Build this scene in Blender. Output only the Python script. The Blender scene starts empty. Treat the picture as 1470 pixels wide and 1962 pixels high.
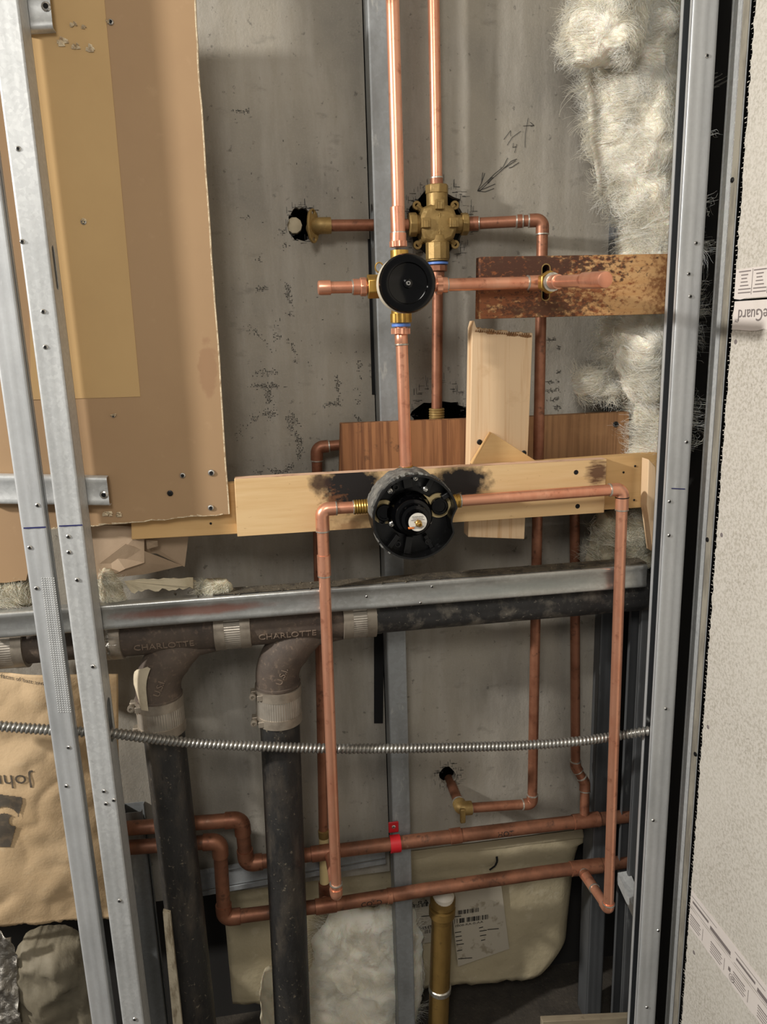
import bpy, bmesh, math, random
from mathutils import Vector as V, Matrix, noise
from mathutils.geometry import tessellate_polygon
random.seed(7)
SC = bpy.context.scene
COL = SC.collection

# ------------------------------------------------------------------ camera, world, lamps, exposure
FPX, CX, CY = 1473.0, 735.0, 981.0
PITCH, YAW, ROLL = math.radians(13.3), math.radians(8.5), math.radians(1.75)
CAM = V((0, -0.97, 1.35))
fw = V((math.sin(YAW)*math.cos(PITCH), math.cos(YAW)*math.cos(PITCH), -math.sin(PITCH)))
rt0 = V((math.cos(YAW), -math.sin(YAW), 0)); dn0 = fw.cross(rt0)
RT = rt0*math.cos(ROLL) + dn0*math.sin(ROLL)
DN = dn0*math.cos(ROLL) - rt0*math.sin(ROLL)
cd = bpy.data.cameras.new('camera'); cam = bpy.data.objects.new('camera', cd); COL.objects.link(cam)
cd.sensor_fit = 'HORIZONTAL'; cd.sensor_width = 36; cd.lens = 36*FPX/1470
cd.clip_start = 0.01
cam.matrix_world = Matrix(((RT.x, -DN.x, -fw.x, CAM.x), (RT.y, -DN.y, -fw.y, CAM.y), (RT.z, -DN.z, -fw.z, CAM.z), (0, 0, 0, 1)))
SC.camera = cam

w = bpy.data.worlds.new('world'); SC.world = w; w.use_nodes = True
w.node_tree.nodes['Background'].inputs[0].default_value = (1.0, 0.97, 0.92, 1)
w.node_tree.nodes['Background'].inputs[1].default_value = 0.24

def lamp(name, loc, target, energy, size, color):
    d = bpy.data.lights.new(name, 'AREA'); d.energy = energy; d.shape = 'DISK'; d.size = size; d.color = color
    o = bpy.data.objects.new(name, d); COL.objects.link(o); o.location = loc
    o.rotation_euler = (V(target)-V(loc)).to_track_quat('-Z', 'Y').to_euler()
    return o
lamp('work_lamp', (-1.85, -0.65, 2.0), (0.3, 0.1, 1.2), 56, 0.12, (1.0, 0.96, 0.90))
lamp('fill_lamp', (-0.30, -1.55, 2.15), (0.15, 0.1, 0.8), 11, 0.45, (1.0, 0.96, 0.90))  # added broad frontal fill, hung well below the ceiling

SC.view_settings.view_transform = 'Standard'
SC.view_settings.look = 'None'
SC.view_settings.gamma = 1.0
SC.view_settings.use_curve_mapping = False
SC.view_settings.exposure = 0.0

def P(px, py, Y):
    """point of the plane y=Y that stands at photograph pixel (px, py)"""
    d = RT*((px-CX)/FPX) + DN*((py-CY)/FPX) + fw
    return CAM + d*((Y-CAM.y)/d.y)
def PX(px, py, X):
    """the same on a plane x=X"""
    d = RT*((px-CX)/FPX) + DN*((py-CY)/FPX) + fw
    return CAM + d*((X-CAM.x)/d.x)

# ------------------------------------------------------------------ materials
def srgb(c):
    f = lambda v: v/12.92 if v <= .04045 else ((v+.055)/1.055)**2.4
    return tuple(f(x/255.) for x in c) + (1,)
def M(name, col, rough=.6, metal=0., layers=(), bump=(), coat=0., spec=.5, sss=0.):
    """layers: (kind, scale, lo, hi, colour, strength); scale a number or xyz; kind noise / voronoi / blob
       blob: scale=(centre, radius xyz, noise scale, noise amount)"""
    m = bpy.data.materials.new(name); m.use_nodes = True; nt = m.node_tree; N = nt.nodes; L = nt.links
    b = N['Principled BSDF']; b.inputs['Roughness'].default_value = rough; b.inputs['Metallic'].default_value = metal
    b.inputs['Coat Weight'].default_value = coat; b.inputs['Specular IOR Level'].default_value = spec
    if sss: b.inputs['Subsurface Weight'].default_value = sss; b.inputs['Subsurface Scale'].default_value = .01
    geo = N.new('ShaderNodeNewGeometry')
    def scaled(sc):
        mp = N.new('ShaderNodeVectorMath'); mp.operation = 'MULTIPLY'; L.new(geo.outputs['Position'], mp.inputs[0])
        mp.inputs[1].default_value = sc if isinstance(sc, tuple) else (sc, sc, sc); return mp.outputs[0]
    def tex(kind, sc):
        if kind == 'voronoi':
            t = N.new('ShaderNodeTexVoronoi'); t.inputs['Scale'].default_value = 1; L.new(scaled(sc), t.inputs['Vector'])
            s = N.new('ShaderNodeSeparateColor'); L.new(t.outputs['Color'], s.inputs[0]); return s.outputs[0]
        if kind == 'wave':
            t = N.new('ShaderNodeTexWave'); t.wave_type = 'BANDS'; t.bands_direction = 'X'; t.inputs['Scale'].default_value = 1
            t.inputs['Distortion'].default_value = 6; t.inputs['Detail'].default_value = 3; t.inputs['Detail Scale'].default_value = .6
            L.new(scaled(sc), t.inputs['Vector']); return t.outputs['Fac']
        t = N.new('ShaderNodeTexNoise'); t.inputs['Scale'].default_value = 1; t.inputs['Detail'].default_value = 6
        t.inputs['Roughness'].default_value = .6; L.new(scaled(sc), t.inputs['Vector']); return t.outputs['Fac']
    cur = None; colv = srgb(col)
    for kind, sc, lo, hi, c2, st in layers:
        if kind == 'blob':
            cen, rad, ns, na = sc
            a = N.new('ShaderNodeVectorMath'); a.operation = 'SUBTRACT'; L.new(geo.outputs['Position'], a.inputs[0]); a.inputs[1].default_value = cen
            d = N.new('ShaderNodeVectorMath'); d.operation = 'DIVIDE'; L.new(a.outputs[0], d.inputs[0]); d.inputs[1].default_value = rad
            ln = N.new('ShaderNodeVectorMath'); ln.operation = 'LENGTH'; L.new(d.outputs[0], ln.inputs[0])
            nz = tex('noise', ns)
            ma = N.new('ShaderNodeMath'); ma.operation = 'MULTIPLY_ADD'; L.new(nz, ma.inputs[0]); ma.inputs[1].default_value = na; ma.inputs[2].default_value = 1-na*.5
            sb = N.new('ShaderNodeMath'); sb.operation = 'SUBTRACT'; L.new(ma.outputs[0], sb.inputs[0]); L.new(ln.outputs['Value'], sb.inputs[1])
            fac = sb.outputs[0]
        else:
            fac = tex(kind, sc)
        mr = N.new('ShaderNodeMapRange'); L.new(fac, mr.inputs[0]); mr.inputs[1].default_value = lo; mr.inputs[2].default_value = hi
        mr.inputs[3].default_value = 0; mr.inputs[4].default_value = st
        mx = N.new('ShaderNodeMix'); mx.data_type = 'RGBA'; L.new(mr.outputs[0], mx.inputs[0])
        if cur is None: mx.inputs[6].default_value = colv
        else: L.new(cur, mx.inputs[6])
        mx.inputs[7].default_value = srgb(c2); cur = mx.outputs[2]
    if cur is None: b.inputs['Base Color'].default_value = colv
    else: L.new(cur, b.inputs['Base Color'])
    prev = None
    for kind, sc, st, dist in bump:
        bp = N.new('ShaderNodeBump'); bp.inputs['Strength'].default_value = st; bp.inputs['Distance'].default_value = dist
        L.new(tex(kind, sc), bp.inputs['Height'])
        if prev: L.new(prev, bp.inputs['Normal'])
        prev = bp.outputs[0]
    if prev: L.new(prev, b.inputs['Normal'])
    return m

galv = M('galvanised_steel', (190, 192, 192), .45, .3, [('voronoi', 260, .2, 1, (212, 214, 213), .6), ('noise', (14, 14, 5), .45, .7, (166, 168, 168), .7), ('noise', 60, .6, .75, (130, 130, 130), .4)], [('noise', 120, .15, .001)])
galv_shade = M('shaded_galvanised_steel', (92, 94, 96), .5, .3, [('noise', (16, 16, 6), .45, .72, (70, 71, 72), .7), ('noise', (50, 50, 12), .64, .72, (150, 152, 152), .5)], [('noise', 120, .15, .001)])  # galvanised steel with the shadow on the rear right studs put into its colour
galv_grey = M('grey_galvanised_steel', (192, 194, 195), .42, .35, [('voronoi', 240, .2, 1, (198, 201, 202), .5), ('noise', (14, 14, 5), .45, .72, (150, 153, 155), .7), ('noise', (60, 60, 20), .64, .72, (212, 214, 214), .5)], [('noise', 120, .15, .001)])
galv_dark = M('dusty_galvanised_steel', (142, 145, 146), .5, .3, [('voronoi', 200, .2, 1, (156, 160, 163), .5), ('noise', (16, 16, 6), .45, .72, (96, 95, 92), .7), ('noise', (60, 60, 18), .62, .7, (178, 178, 174), .6)], [('noise', 120, .15, .001)])
copper = M('new_copper', (226, 164, 134), .32, .7, [('noise', (30, 30, 12), .42, .7, (204, 130, 100), .8), ('noise', 70, .58, .7, (158, 94, 70), .6), ('noise', (25, 25, 25), .6, .72, (228, 176, 150), .6)], [('noise', 200, .08, .0006)])
copper_old = M('aged_copper', (150, 102, 78), .45, .55, [('noise', 28, .42, .68, (116, 70, 50), .9), ('noise', 80, .58, .68, (84, 58, 46), .7), ('noise', 18, .62, .72, (128, 118, 100), .5)], [('noise', 160, .15, .0008)])
copper_brown = M('tarnished_copper_main', (146, 98, 74), .5, .5, [('noise', 20, .42, .66, (104, 70, 54), .9), ('noise', 70, .58, .68, (80, 60, 50), .7), ('noise', 40, .66, .74, (168, 140, 118), .6)], [('noise', 140, .2, .0008)])
cold_mat = M('tarnished_copper_with_blue_grey_stain', (146, 98, 74), .5, .5, [('noise', 20, .42, .66, (104, 70, 54), .9), ('noise', 70, .58, .68, (80, 60, 50), .7),
    ('blob', (tuple(P(930, 1678, .121)+V((0, 0, .006))), (.10, .03, .0115), 60, .8), .2, .6, (84, 86, 92), .85), ('blob', (tuple(P(1150, 1650, .121)+V((0, 0, .008))), (.09, .03, .013), 60, .8), .2, .6, (60, 62, 70), .9)], [('noise', 140, .2, .0008)])
solder = M('solder', (196, 192, 182), .35, .8, [('noise', 300, .4, .7, (140, 132, 118), .7)])
brass = M('bright_brass', (190, 152, 78), .35, .8, [('noise', 60, .45, .7, (130, 98, 44), .7)], [('noise', 250, .1, .0005)])
brass_old = M('cast_brass', (148, 122, 74), .48, .55, [('noise', 45, .42, .7, (112, 90, 50), .8), ('noise', 160, .55, .7, (176, 152, 102), .5)], [('noise', 300, .25, .0006)])
brass_tube = M('dull_brass_tube', (140, 112, 62), .45, .5, [('noise', (18, 18, 6), .42, .68, (100, 76, 38), .9), ('noise', 120, .6, .7, (84, 66, 40), .6)])
blk_gloss = M('glossy_black_plastic', (4, 4, 5), .12, 0, [('noise', 120, .66, .74, (40, 40, 40), .1)], spec=.3)
blk_plastic = M('black_plastic', (8, 8, 9), .35, 0, [('noise', 90, .60, .74, (70, 70, 70), .45)], [('noise', 100, .1, .0005)])
blk_hole = M('dark_recess', (7, 7, 8), .9)
crust = M('grey_plaster_crust', (120, 118, 112), .85, 0, [('noise', 90, .4, .65, (62, 62, 62), .9), ('noise', 200, .6, .7, (176, 172, 164), .7)], [('noise', 260, .6, .001)])
gasket = M('cream_gasket', (206, 184, 134), .6)
paper_white = M('white_paper_label', (220, 216, 206), .6)
label_grey = M('scuffed_paper_label', (176, 168, 152), .7, 0, [('noise', 40, .58, .66, (138, 128, 108), .8)])
ink = M('black_ink', (30, 28, 26), .7)
ink_grey = M('grey_ink', (120, 112, 110), .8)
ink_kraft = M('faded_dark_print', (84, 76, 66), .8, 0, [('noise', 90, .45, .65, (120, 104, 84), .6)])
ink_blue = M('blue_marker', (30, 34, 92), .6)
pencil = M('pencil_mark', (52, 50, 48), .7)
cream_white = M('cream_plastic_ring', (196, 188, 168), .6)
blue_tape = M('blue_seal_ring', (92, 130, 206), .45)
red_paint = M('red_plastic_clip', (176, 26, 34), .4)
steel = M('bright_screw_steel', (196, 194, 190), .25, .9)
screw_black = M('black_screw', (22, 21, 22), .4, .3)
iron = M('rusty_cast_iron', (86, 74, 64), .75, 0, [('noise', 26, .4, .7, (58, 50, 45), .8), ('noise', 140, .55, .7, (122, 104, 88), .6)], [('noise', 420, .5, .0007)])
iron_letter = M('dust_rubbed_letters', (122, 106, 92), .8)
iron_black = M('black_dusty_drain_pipe', (42, 41, 40), .5, 0, [('noise', (30, 30, 12), .48, .7, (24, 24, 25), .9), ('noise', (34, 50, 12), .5, .72, (86, 78, 68), .55), ('noise', (60, 60, 26), .6, .7, (26, 25, 25), .8), ('noise', 150, .62, .72, (140, 130, 112), .6)], [('noise', (70, 70, 24), .5, .003), ('noise', 200, .4, .001)])
iron_dust = M('black_pipe_under_grey_dust', (42, 41, 41), .6, 0, [('noise', (60, 20, 20), .45, .7, (24, 24, 24), .8), ('noise', (34, 34, 34), .5, .66, (112, 106, 96), .75), ('noise', 160, .62, .72, (168, 160, 146), .6)], [('noise', 200, .4, .0008)])
band = M('stainless_band', (176, 168, 156), .4, .6, [('noise', 40, .45, .7, (126, 116, 104), .7)], [('wave', (2600, 0, 0), .0, .0)])
band_side = M('stainless_band_dull', (158, 148, 134), .45, .5, [('noise', 40, .45, .7, (110, 100, 88), .7)])
conduit_m = M('flexible_steel_conduit', (160, 158, 152), .35, .75, [('noise', 12, .45, .7, (120, 116, 110), .6)])
cement = M('grey_cement_board', (150, 144, 132), .9, 0, [('noise', 5, .4, .66, (128, 124, 116), .9), ('noise', (34, 34, 6), .46, .68, (166, 161, 152), .6), ('noise', (22, 22, 40), .6, .7, (112, 108, 100), .5), ('noise', 110, .64, .70, (92, 88, 82), .7), ('noise', 420, .5, .8, (170, 164, 154), .3)], [('noise', 300, .35, .001), ('noise', (60, 60, 34), .4, .0025)])
gyps_back = M('brown_drywall_paper', (164, 134, 100), .8, 0, [('noise', 6, .4, .7, (154, 124, 92), .6), ('noise', 60, .62, .72, (176, 146, 112), .3), ('blob', (tuple(P(398, 705, .0575)), (.018, .03, .048), 60, .9), .25, .4, (140, 104, 76), .5)], [('noise', 500, .12, .0004)])
gyps_tan = M('tan_patch_surface', (188, 156, 108), .8, 0, [('noise', 7, .4, .7, (178, 146, 100), .6)], [('noise', 500, .12, .0004)])
gyps_core = M('torn_gypsum_core', (216, 200, 170), .9, 0, [('noise', 150, .45, .65, (150, 122, 92), .8)], [('noise', 300, .8, .002)])
glassmat = M('glass_mat_gypsum_board', (202, 197, 188), .9, 0, [('noise', 230, .45, .6, (166, 160, 146), .7), ('noise', 420, .58, .68, (112, 106, 94), .6), ('noise', 8, .4, .7, (206, 202, 192), .5)], [('noise', 500, .3, .0008)])
tape_m = M('pale_board_edge_tape', (218, 210, 204), .7, 0, [('noise', 30, .45, .7, (206, 198, 190), .6)])
pine = M('pine_lumber', (222, 192, 154), .7, 0, [('noise', (60, 40, 2.0), .52, .62, (190, 144, 96), .8), ('noise', (190, 60, 3), .52, .7, (196, 152, 106), .6), ('noise', 14, .6, .72, (180, 140, 96), .5)], [('noise', (160, 90, 8), .15, .0008)])
ply = M('scorched_plywood', (218, 186, 138), .7, 0, [('noise', (8, 60, 120), .42, .7, (204, 166, 114), .7), ('noise', (70, 60, 160), .66, .73, (140, 94, 54), .6), ('noise', 9, .45, .7, (216, 182, 130), .5),
    ('blob', (tuple(P(672, 932, .054)), (.052, .3, .042), 90, .8), .05, .42, (16, 10, 8), 1.), ('blob', (tuple(P(612, 925, .054)), (.020, .3, .022), 90, .8), .1, .6, (52, 30, 18), .9), ('blob', (tuple(P(884, 925, .054)), (.050, .3, .030), 90, .8), .05, .42, (20, 12, 9), 1.),
    ('blob', (tuple(P(1146, 905, .054)), (.024, .3, .024), (60, 60, 260), 1.3), .1, .6, (76, 40, 22), .9), ('blob', (tuple(P(640, 960, .054)), (.03, .3, .03), (130, 90, 200), 2.6), .45, .9, (110, 70, 40), .8), ('blob', (tuple(P(670, 1008, .054)), (.034, .3, .016), 90, 1.2), .2, .7, (126, 86, 50), .7)], [('noise', (30, 90, 200), .15, .0006)])
pine2 = M('plain_pine_strip', (206, 168, 114), .7, 0, [('noise', (6, 60, 90), .42, .7, (188, 146, 92), .7), ('noise', 12, .5, .7, (214, 178, 126), .5)], [('noise', (20, 90, 160), .12, .0006)])
dark_pine = M('reddish_aged_pine', (152, 104, 66), .7, 0, [('noise', (170, 60, 4), .45, .6, (104, 64, 36), .9), ('noise', (40, 40, 6), .5, .7, (120, 76, 44), .7), ('noise', 26, .58, .66, (66, 42, 26), .8)], [('noise', (220, 90, 8), .2, .0008)])
tan_pine = M('weathered_brown_pine', (146, 108, 72), .75, 0, [('noise', (170, 60, 4), .45, .62, (116, 82, 52), .8), ('noise', 9, .5, .66, (164, 124, 84), .6)], [('noise', (220, 90, 8), .2, .0008)])
burnt = M('flame_scorched_board', (198, 156, 106), .7, 0, [('noise', (10, 60, 140), .42, .7, (180, 128, 74), .7),
    ('blob', (tuple(P(985, 545, .048)), (.15, .3, .09), (110, 90, 190), 3.4), -.05, .45, (128, 70, 34), .95), ('blob', (tuple(P(1005, 505, .048)), (.15, .3, .036), (150, 90, 230), 3.6), .05, .5, (62, 34, 20), .92),
    ('blob', (tuple(P(1050, 590, .048)), (.10, .3, .02), (170, 90, 260), 3.6), .2, .65, (70, 40, 22), .8), ('blob', (tuple(P(1278, 545, .048)), (.038, .3, .09), (160, 90, 160), 3.0), .2, .9, (116, 66, 32), .85), ('noise', (40, 60, 260), .66, .72, (120, 80, 46), .6)], [('noise', (30, 90, 200), .15, .0006)])
fluff = M('fibreglass_wool', (246, 242, 230), .95, 0, [('noise', 8, .42, .7, (234, 224, 200), .7), ('noise', 26, .56, .72, (198, 184, 150), .5)], [('noise', (240, 240, 110), .35, .002)], spec=.05, sss=.35)
fluff_grey = M('dusty_fibreglass_wool', (196, 188, 164), .95, 0, [('noise', 9, .4, .68, (168, 158, 136), .8), ('noise', 34, .52, .72, (140, 128, 104), .55)], [('noise', (240, 240, 110), .35, .002)], spec=.05, sss=.2)
fluff_hi = M('bright_wool_fibre', (252, 249, 240), .9, spec=.1, sss=.2)
fluff_lo = M('cream_wool_fibre', (240, 232, 212), .9, spec=.1, sss=.2)
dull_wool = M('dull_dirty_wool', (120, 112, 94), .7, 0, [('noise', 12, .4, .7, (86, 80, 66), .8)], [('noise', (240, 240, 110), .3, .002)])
kraft = M('kraft_paper_facing', (206, 178, 140), .75, 0, [('noise', 10, .4, .7, (192, 162, 122), .7), ('noise', 60, .58, .7, (214, 190, 154), .4)], [('voronoi', 26, .25, .003), ('noise', 60, .35, .002), ('noise', 240, .2, .0008)])
kraft_grey = M('greyed_kraft_paper', (168, 146, 122), .8, 0, [('noise', 12, .4, .7, (148, 126, 102), .7)], [('noise', 60, .3, .002)])
torn_paper = M('torn_pale_paper', (190, 178, 152), .8, 0, [('noise', 24, .45, .7, (150, 136, 108), .7)], [('noise', 90, .3, .002)])
tub_m = M('beige_tub_shell', (178, 166, 138), .6, 0, [('noise', 7, .4, .7, (168, 156, 126), .7), ('noise', 40, .58, .68, (196, 186, 160), .5), ('noise', 120, .66, .73, (136, 122, 94), .5)], [('noise', 22, .5, .006), ('noise', 130, .2, .001)])
foil = M('crumpled_foil', (190, 186, 178), .3, .8, [('noise', 40, .4, .7, (120, 112, 104), .7)], [('noise', 90, .8, .006)])
dark_dirt = M('dark_dusty_slab', (66, 60, 52), .95, 0, [('noise', 20, .4, .7, (44, 40, 36), .8), ('noise', 140, .6, .7, (92, 84, 72), .6)], [('noise', 90, .6, .004)])
debris = M('dust_and_debris', (84, 76, 62), .95, 0, [('noise', 60, .45, .65, (44, 40, 34), .9), ('noise', 160, .62, .7, (150, 138, 116), .7)], [('noise', 130, .8, .003)])
backing = M('added_dark_backing', (40, 38, 36), .95)
floor_wood = M('grey_weathered_plank', (150, 138, 116), .8, 0, [('noise', (6, 60, 60), .42, .7, (118, 106, 88), .8), ('noise', 50, .6, .7, (90, 80, 66), .7)], [('noise', (20, 90, 120), .2, .001)])
paint_wood = M('flaked_white_wood', (190, 180, 158), .8, 0, [('noise', (60, 60, 14), .48, .62, (112, 96, 72), .9)], [('noise', 90, .6, .003)])
room_m = M('bathroom_paint', (206, 200, 188), .8)

# ------------------------------------------------------------------ mesh building
class MB:
    def __init__(s): s.v = []; s.f = []; s.mi = []; s.cur = 0
    def add(s, vs, fs):
        o = len(s.v); s.v += [V(p) for p in vs]
        for f in fs: s.f.append(tuple(i+o for i in f)); s.mi.append(s.cur)
        return s
    def box(s, a, b):
        x0, y0, z0 = a; x1, y1, z1 = b
        return s.hexa([(x0, y0, z0), (x1, y0, z0), (x1, y0, z1), (x0, y0, z1)], [(x0, y1, z0), (x1, y1, z0), (x1, y1, z1), (x0, y1, z1)])
    def hexa(s, a, b):
        n = len(a)
        return s.add(list(a)+list(b), [tuple(range(n)), tuple(range(2*n-1, n-1, -1))]+[(i, i+n, (i+1) % n+n, (i+1) % n) for i in range(n)])
    def tube(s, path, r, n=16, cap=True, rs=None):
        path = [V(p) for p in path]; m = len(path); up = None; rings = []
        for i, p in enumerate(path):
            t = (path[min(i+1, m-1)]-path[max(i-1, 0)]).normalized()
            if up is None:
                up = V((0, 0, 1)) if abs(t.z) < .9 else V((1, 0, 0))
            a = t.cross(up).normalized(); up = a.cross(t).normalized()
            rr = rs[i] if rs else r
            rings.append([p+(a*math.cos(k*2*math.pi/n)+up*math.sin(k*2*math.pi/n))*rr for k in range(n)])
        vs = [q for rg in rings for q in rg]
        fs = [(i*n+k, (i+1)*n+k, (i+1)*n+(k+1) % n, i*n+(k+1) % n) for i in range(m-1) for k in range(n)]
        if cap: fs += [tuple(range(n)), tuple(range(m*n-1, (m-1)*n-1, -1))]
        return s.add(vs, fs)
    def lathe(s, prof, origin, axis, n=32):
        """prof: (radius, distance along axis)"""
        ax = V(axis).normalized(); o = V(origin)
        path = [o+ax*h for r, h in prof]
        up = V((0, 0, 1)) if abs(ax.z) < .9 else V((1, 0, 0)); a = ax.cross(up).normalized(); u2 = a.cross(ax).normalized()
        vs = [p+(a*math.cos(k*2*math.pi/n)+u2*math.sin(k*2*math.pi/n))*max(r, 1e-5) for p, (r, h) in zip(path, prof) for k in range(n)]
        m = len(prof)
        fs = [(i*n+k, (i+1)*n+k, (i+1)*n+(k+1) % n, i*n+(k+1) % n) for i in range(m-1) for k in range(n)]
        fs += [tuple(range(n)), tuple(range(m*n-1, (m-1)*n-1, -1))]
        return s.add(vs, fs)
    def plate(s, outline, holes, o, ux, uy, n):
        """2-D outline with holes, extruded along n (a vector with its length as thickness)"""
        o, ux, uy, n = V(o), V(ux), V(uy), V(n)
        loops = [[V((p[0], p[1], 0)) for p in outline]]+[[V((p[0], p[1], 0)) for p in h] for h in holes]
        tris = tessellate_polygon(loops); flat = [p for l in loops for p in l]; k = len(flat)
        vs = [o+ux*p.x+uy*p.y for p in flat]; vs += [q+n for q in vs]
        fs = [tuple(t) for t in tris]+[tuple(i+k for i in reversed(t)) for t in tris]
        b = 0
        for l in loops:
            m = len(l); fs += [(b+i, b+(i+1) % m, b+(i+1) % m+k, b+i+k) for i in range(m)]; b += m
        return s.add(vs, fs)
def wloc(o):
    p = V((0, 0, 0))
    while o: p += o.location; o = o.parent
    return p
def obj(name, mb, mats, parent=None, smooth=35, bevel=0., solid=0., kind=None, label=None, base=None):
    mats = mats if isinstance(mats, (list, tuple)) else [mats]
    if parent is not None: org = wloc(parent)
    elif base is not None: org = V(base)
    else:
        xs = [p.x for p in mb.v]; ys = [p.y for p in mb.v]; zs = [p.z for p in mb.v]
        org = V(((min(xs)+max(xs))/2, (min(ys)+max(ys))/2, min(zs)))
    me = bpy.data.meshes.new(name); me.from_pydata([tuple(p-org) for p in mb.v], [], mb.f)
    for m in mats: me.materials.append(m)
    me.polygons.foreach_set('material_index', mb.mi)
    bm = bmesh.new(); bm.from_mesh(me); bmesh.ops.recalc_face_normals(bm, faces=bm.faces); bm.to_mesh(me); bm.free()
    if smooth:
        me.shade_smooth(); me.set_sharp_from_angle(angle=math.radians(smooth))
    o = bpy.data.objects.new(name, me); COL.objects.link(o)
    if parent is None: o.location = org
    else: o.parent = parent
    if solid:
        md = o.modifiers.new('thickness', 'SOLIDIFY'); md.thickness = solid
    if bevel:
        md = o.modifiers.new('bevel', 'BEVEL'); md.width = bevel; md.segments = 2; md.limit_method = 'ANGLE'; md.angle_limit = math.radians(40)
    if kind: o['kind'] = kind
    if label: o['label'] = label
    return o
def tag(o, label, cat, group=None):
    o['label'] = label; o['category'] = cat
    if group: o['group'] = group
    return o
def thing(name, base, label, cat, group=None):
    o = bpy.data.objects.new(name, None); COL.objects.link(o); o.location = V(base); o.empty_display_size = .02
    return tag(o, label, cat, group)
def fillet(pts, r, n=8, lim=.49):
    pts = [V(p) for p in pts]; out = [pts[0]]
    for i in range(1, len(pts)-1):
        p = pts[i]; a = (pts[i-1]-p); b = (pts[i+1]-p); ang = a.angle(b)
        if ang > math.radians(178): out.append(p); continue
        d = min(r/math.tan(ang/2), a.length*lim, b.length*lim); rr = d*math.tan(ang/2)
        a.normalize(); b.normalize(); c = p+(a+b).normalized()*(rr/math.sin(ang/2))
        s0 = p+a*d-c; s1 = p+b*d-c
        for k in range(n+1):
            q = s0.lerp(s1, k/n); out.append(c+q.normalized()*rr)
    out.append(pts[-1]); return out
def along(pts, i, la, lb):
    """three points about corner i, with arms la and lb long"""
    p = V(pts[i]); return [p+(V(pts[i-1])-p).normalized()*la, p, p+(V(pts[i+1])-p).normalized()*lb]

R2 = .00795      # half inch tube
def solder_ring(par, p, d, r, m=None):
    d = V(d).normalized()
    return obj('solder_joint', MB().lathe([(r*.98, -.0014), (r*1.10, -.0008), (r*1.10, .0008), (r*.98, .0014)], p, d, 20), m or solder, par)
def elbow(par, pts, i, la=.017, lb=.017, r=R2, fr=.012, m=None, rings=True, label=None):
    a = along(pts, i, la, lb); path = fillet(a, fr)
    e = obj('elbow', MB().tube([path[0]]+path[1:], r*1.17, 20), m or copper, par, label=label)
    if rings:
        solder_ring(e, a[0], a[0]-a[1], r*1.1); solder_ring(e, a[2], a[2]-a[1], r*1.1)
    return e
def sleeve(par, a, b, r=R2, m=None, name='coupling', rings=(1, 1), k=1.16):
    a, b = V(a), V(b); d = b-a; l = d.length
    e = obj(name, MB().lathe([(r, 0), (r*k, .0006), (r*k, l-.0006), (r, l)], a, d, 20), m or copper, par)
    if rings[0]: solder_ring(e, a, d, r*1.07)
    if rings[1]: solder_ring(e, b, d, r*1.07)
    return e
def ribbed(par, a, b, r, m, n=12, name='ribbed_collar', depth=.0012):
    a, b = V(a), V(b); ax = (b-a); l = ax.length; ax.normalize()
    up = V((0, 0, 1)) if abs(ax.z) < .9 else V((1, 0, 0)); s = ax.cross(up).normalized(); t = s.cross(ax)
    out = []
    for k in range(n*4):
        rr = r+(depth if k % 4 < 2 else 0); ang = 2*math.pi*k/(n*4); out.append((rr*math.cos(ang), rr*math.sin(ang)))
    return obj(name, MB().plate(out, [], a, s, t, ax*l), m, par, smooth=30)
def hexnut(par, a, b, r, m, name='hex_nut', n=6, rot=0., bevel=.0012):
    a, b = V(a), V(b); ax = (b-a); l = ax.length; ax.normalize()
    up = V((0, 0, 1)) if abs(ax.z) < .9 else V((1, 0, 0)); s = ax.cross(up).normalized(); t = s.cross(ax)
    out = [(r*math.cos(2*math.pi*k/n+rot), r*math.sin(2*math.pi*k/n+rot)) for k in range(n)]
    return obj(name, MB().plate(out, [], a, s, t, ax*l), m, par, smooth=25, bevel=bevel)
def threads(par, a, b, r, m, n=8, name='threaded_nipple'):
    a, b = V(a), V(b); l = (b-a).length; pr = [(r*.8, 0)]
    for k in range(n): pr += [(r*.93, l*(k+.05)/n), (r, l*(k+.35)/n), (r, l*(k+.6)/n), (r*.93, l*(k+.9)/n)]
    pr += [(r*.8, l)]
    return obj(name, MB().lathe(pr, a, b-a, 24), m, par, smooth=20)
def cap(par, a, b, r=R2, m=None):
    a, b = V(a), V(b); l = (b-a).length; R = r*1.16
    return obj('end_cap', MB().lathe([(r, 0), (R, .0006), (R, l-.003), (R*.93, l-.0008), (R*.7, l)], a, b-a, 24), m or copper, par)

_txt = {}
def text_mesh(s, size):
    c = bpy.data.curves.new('t', 'FONT'); c.body = s; c.size = size; c.resolution_u = 3
    o = bpy.data.objects.new('t', c); COL.objects.link(o); dg = bpy.context.evaluated_depsgraph_get()
    me = o.evaluated_get(dg).to_mesh(); vs = [v.co.copy() for v in me.vertices]; fs = [tuple(p.vertices) for p in me.polygons]
    o.evaluated_get(dg).to_mesh_clear(); bpy.data.objects.remove(o); bpy.data.curves.remove(c)
    wd = max(v.x for v in vs) if vs else 0
    return vs, fs, wd
def text_at(par, name, s, size, fn, m, label=None, thick=0.):
    """fn maps text coordinates (x, y) to a world point"""
    vs, fs, wd = text_mesh(s, size); mb = MB(); mb.add([fn(v.x, v.y, wd) for v in vs], fs)
    return obj(name, mb, m, par, smooth=0, solid=thick, label=label)
def quadmark(par, name, pts, m, kind=None, label=None):
    mb = MB()
    for q in pts: mb.add(q, [tuple(range(len(q)))])
    return obj(name, mb, m, par, smooth=0, kind=kind, label=label)

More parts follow.
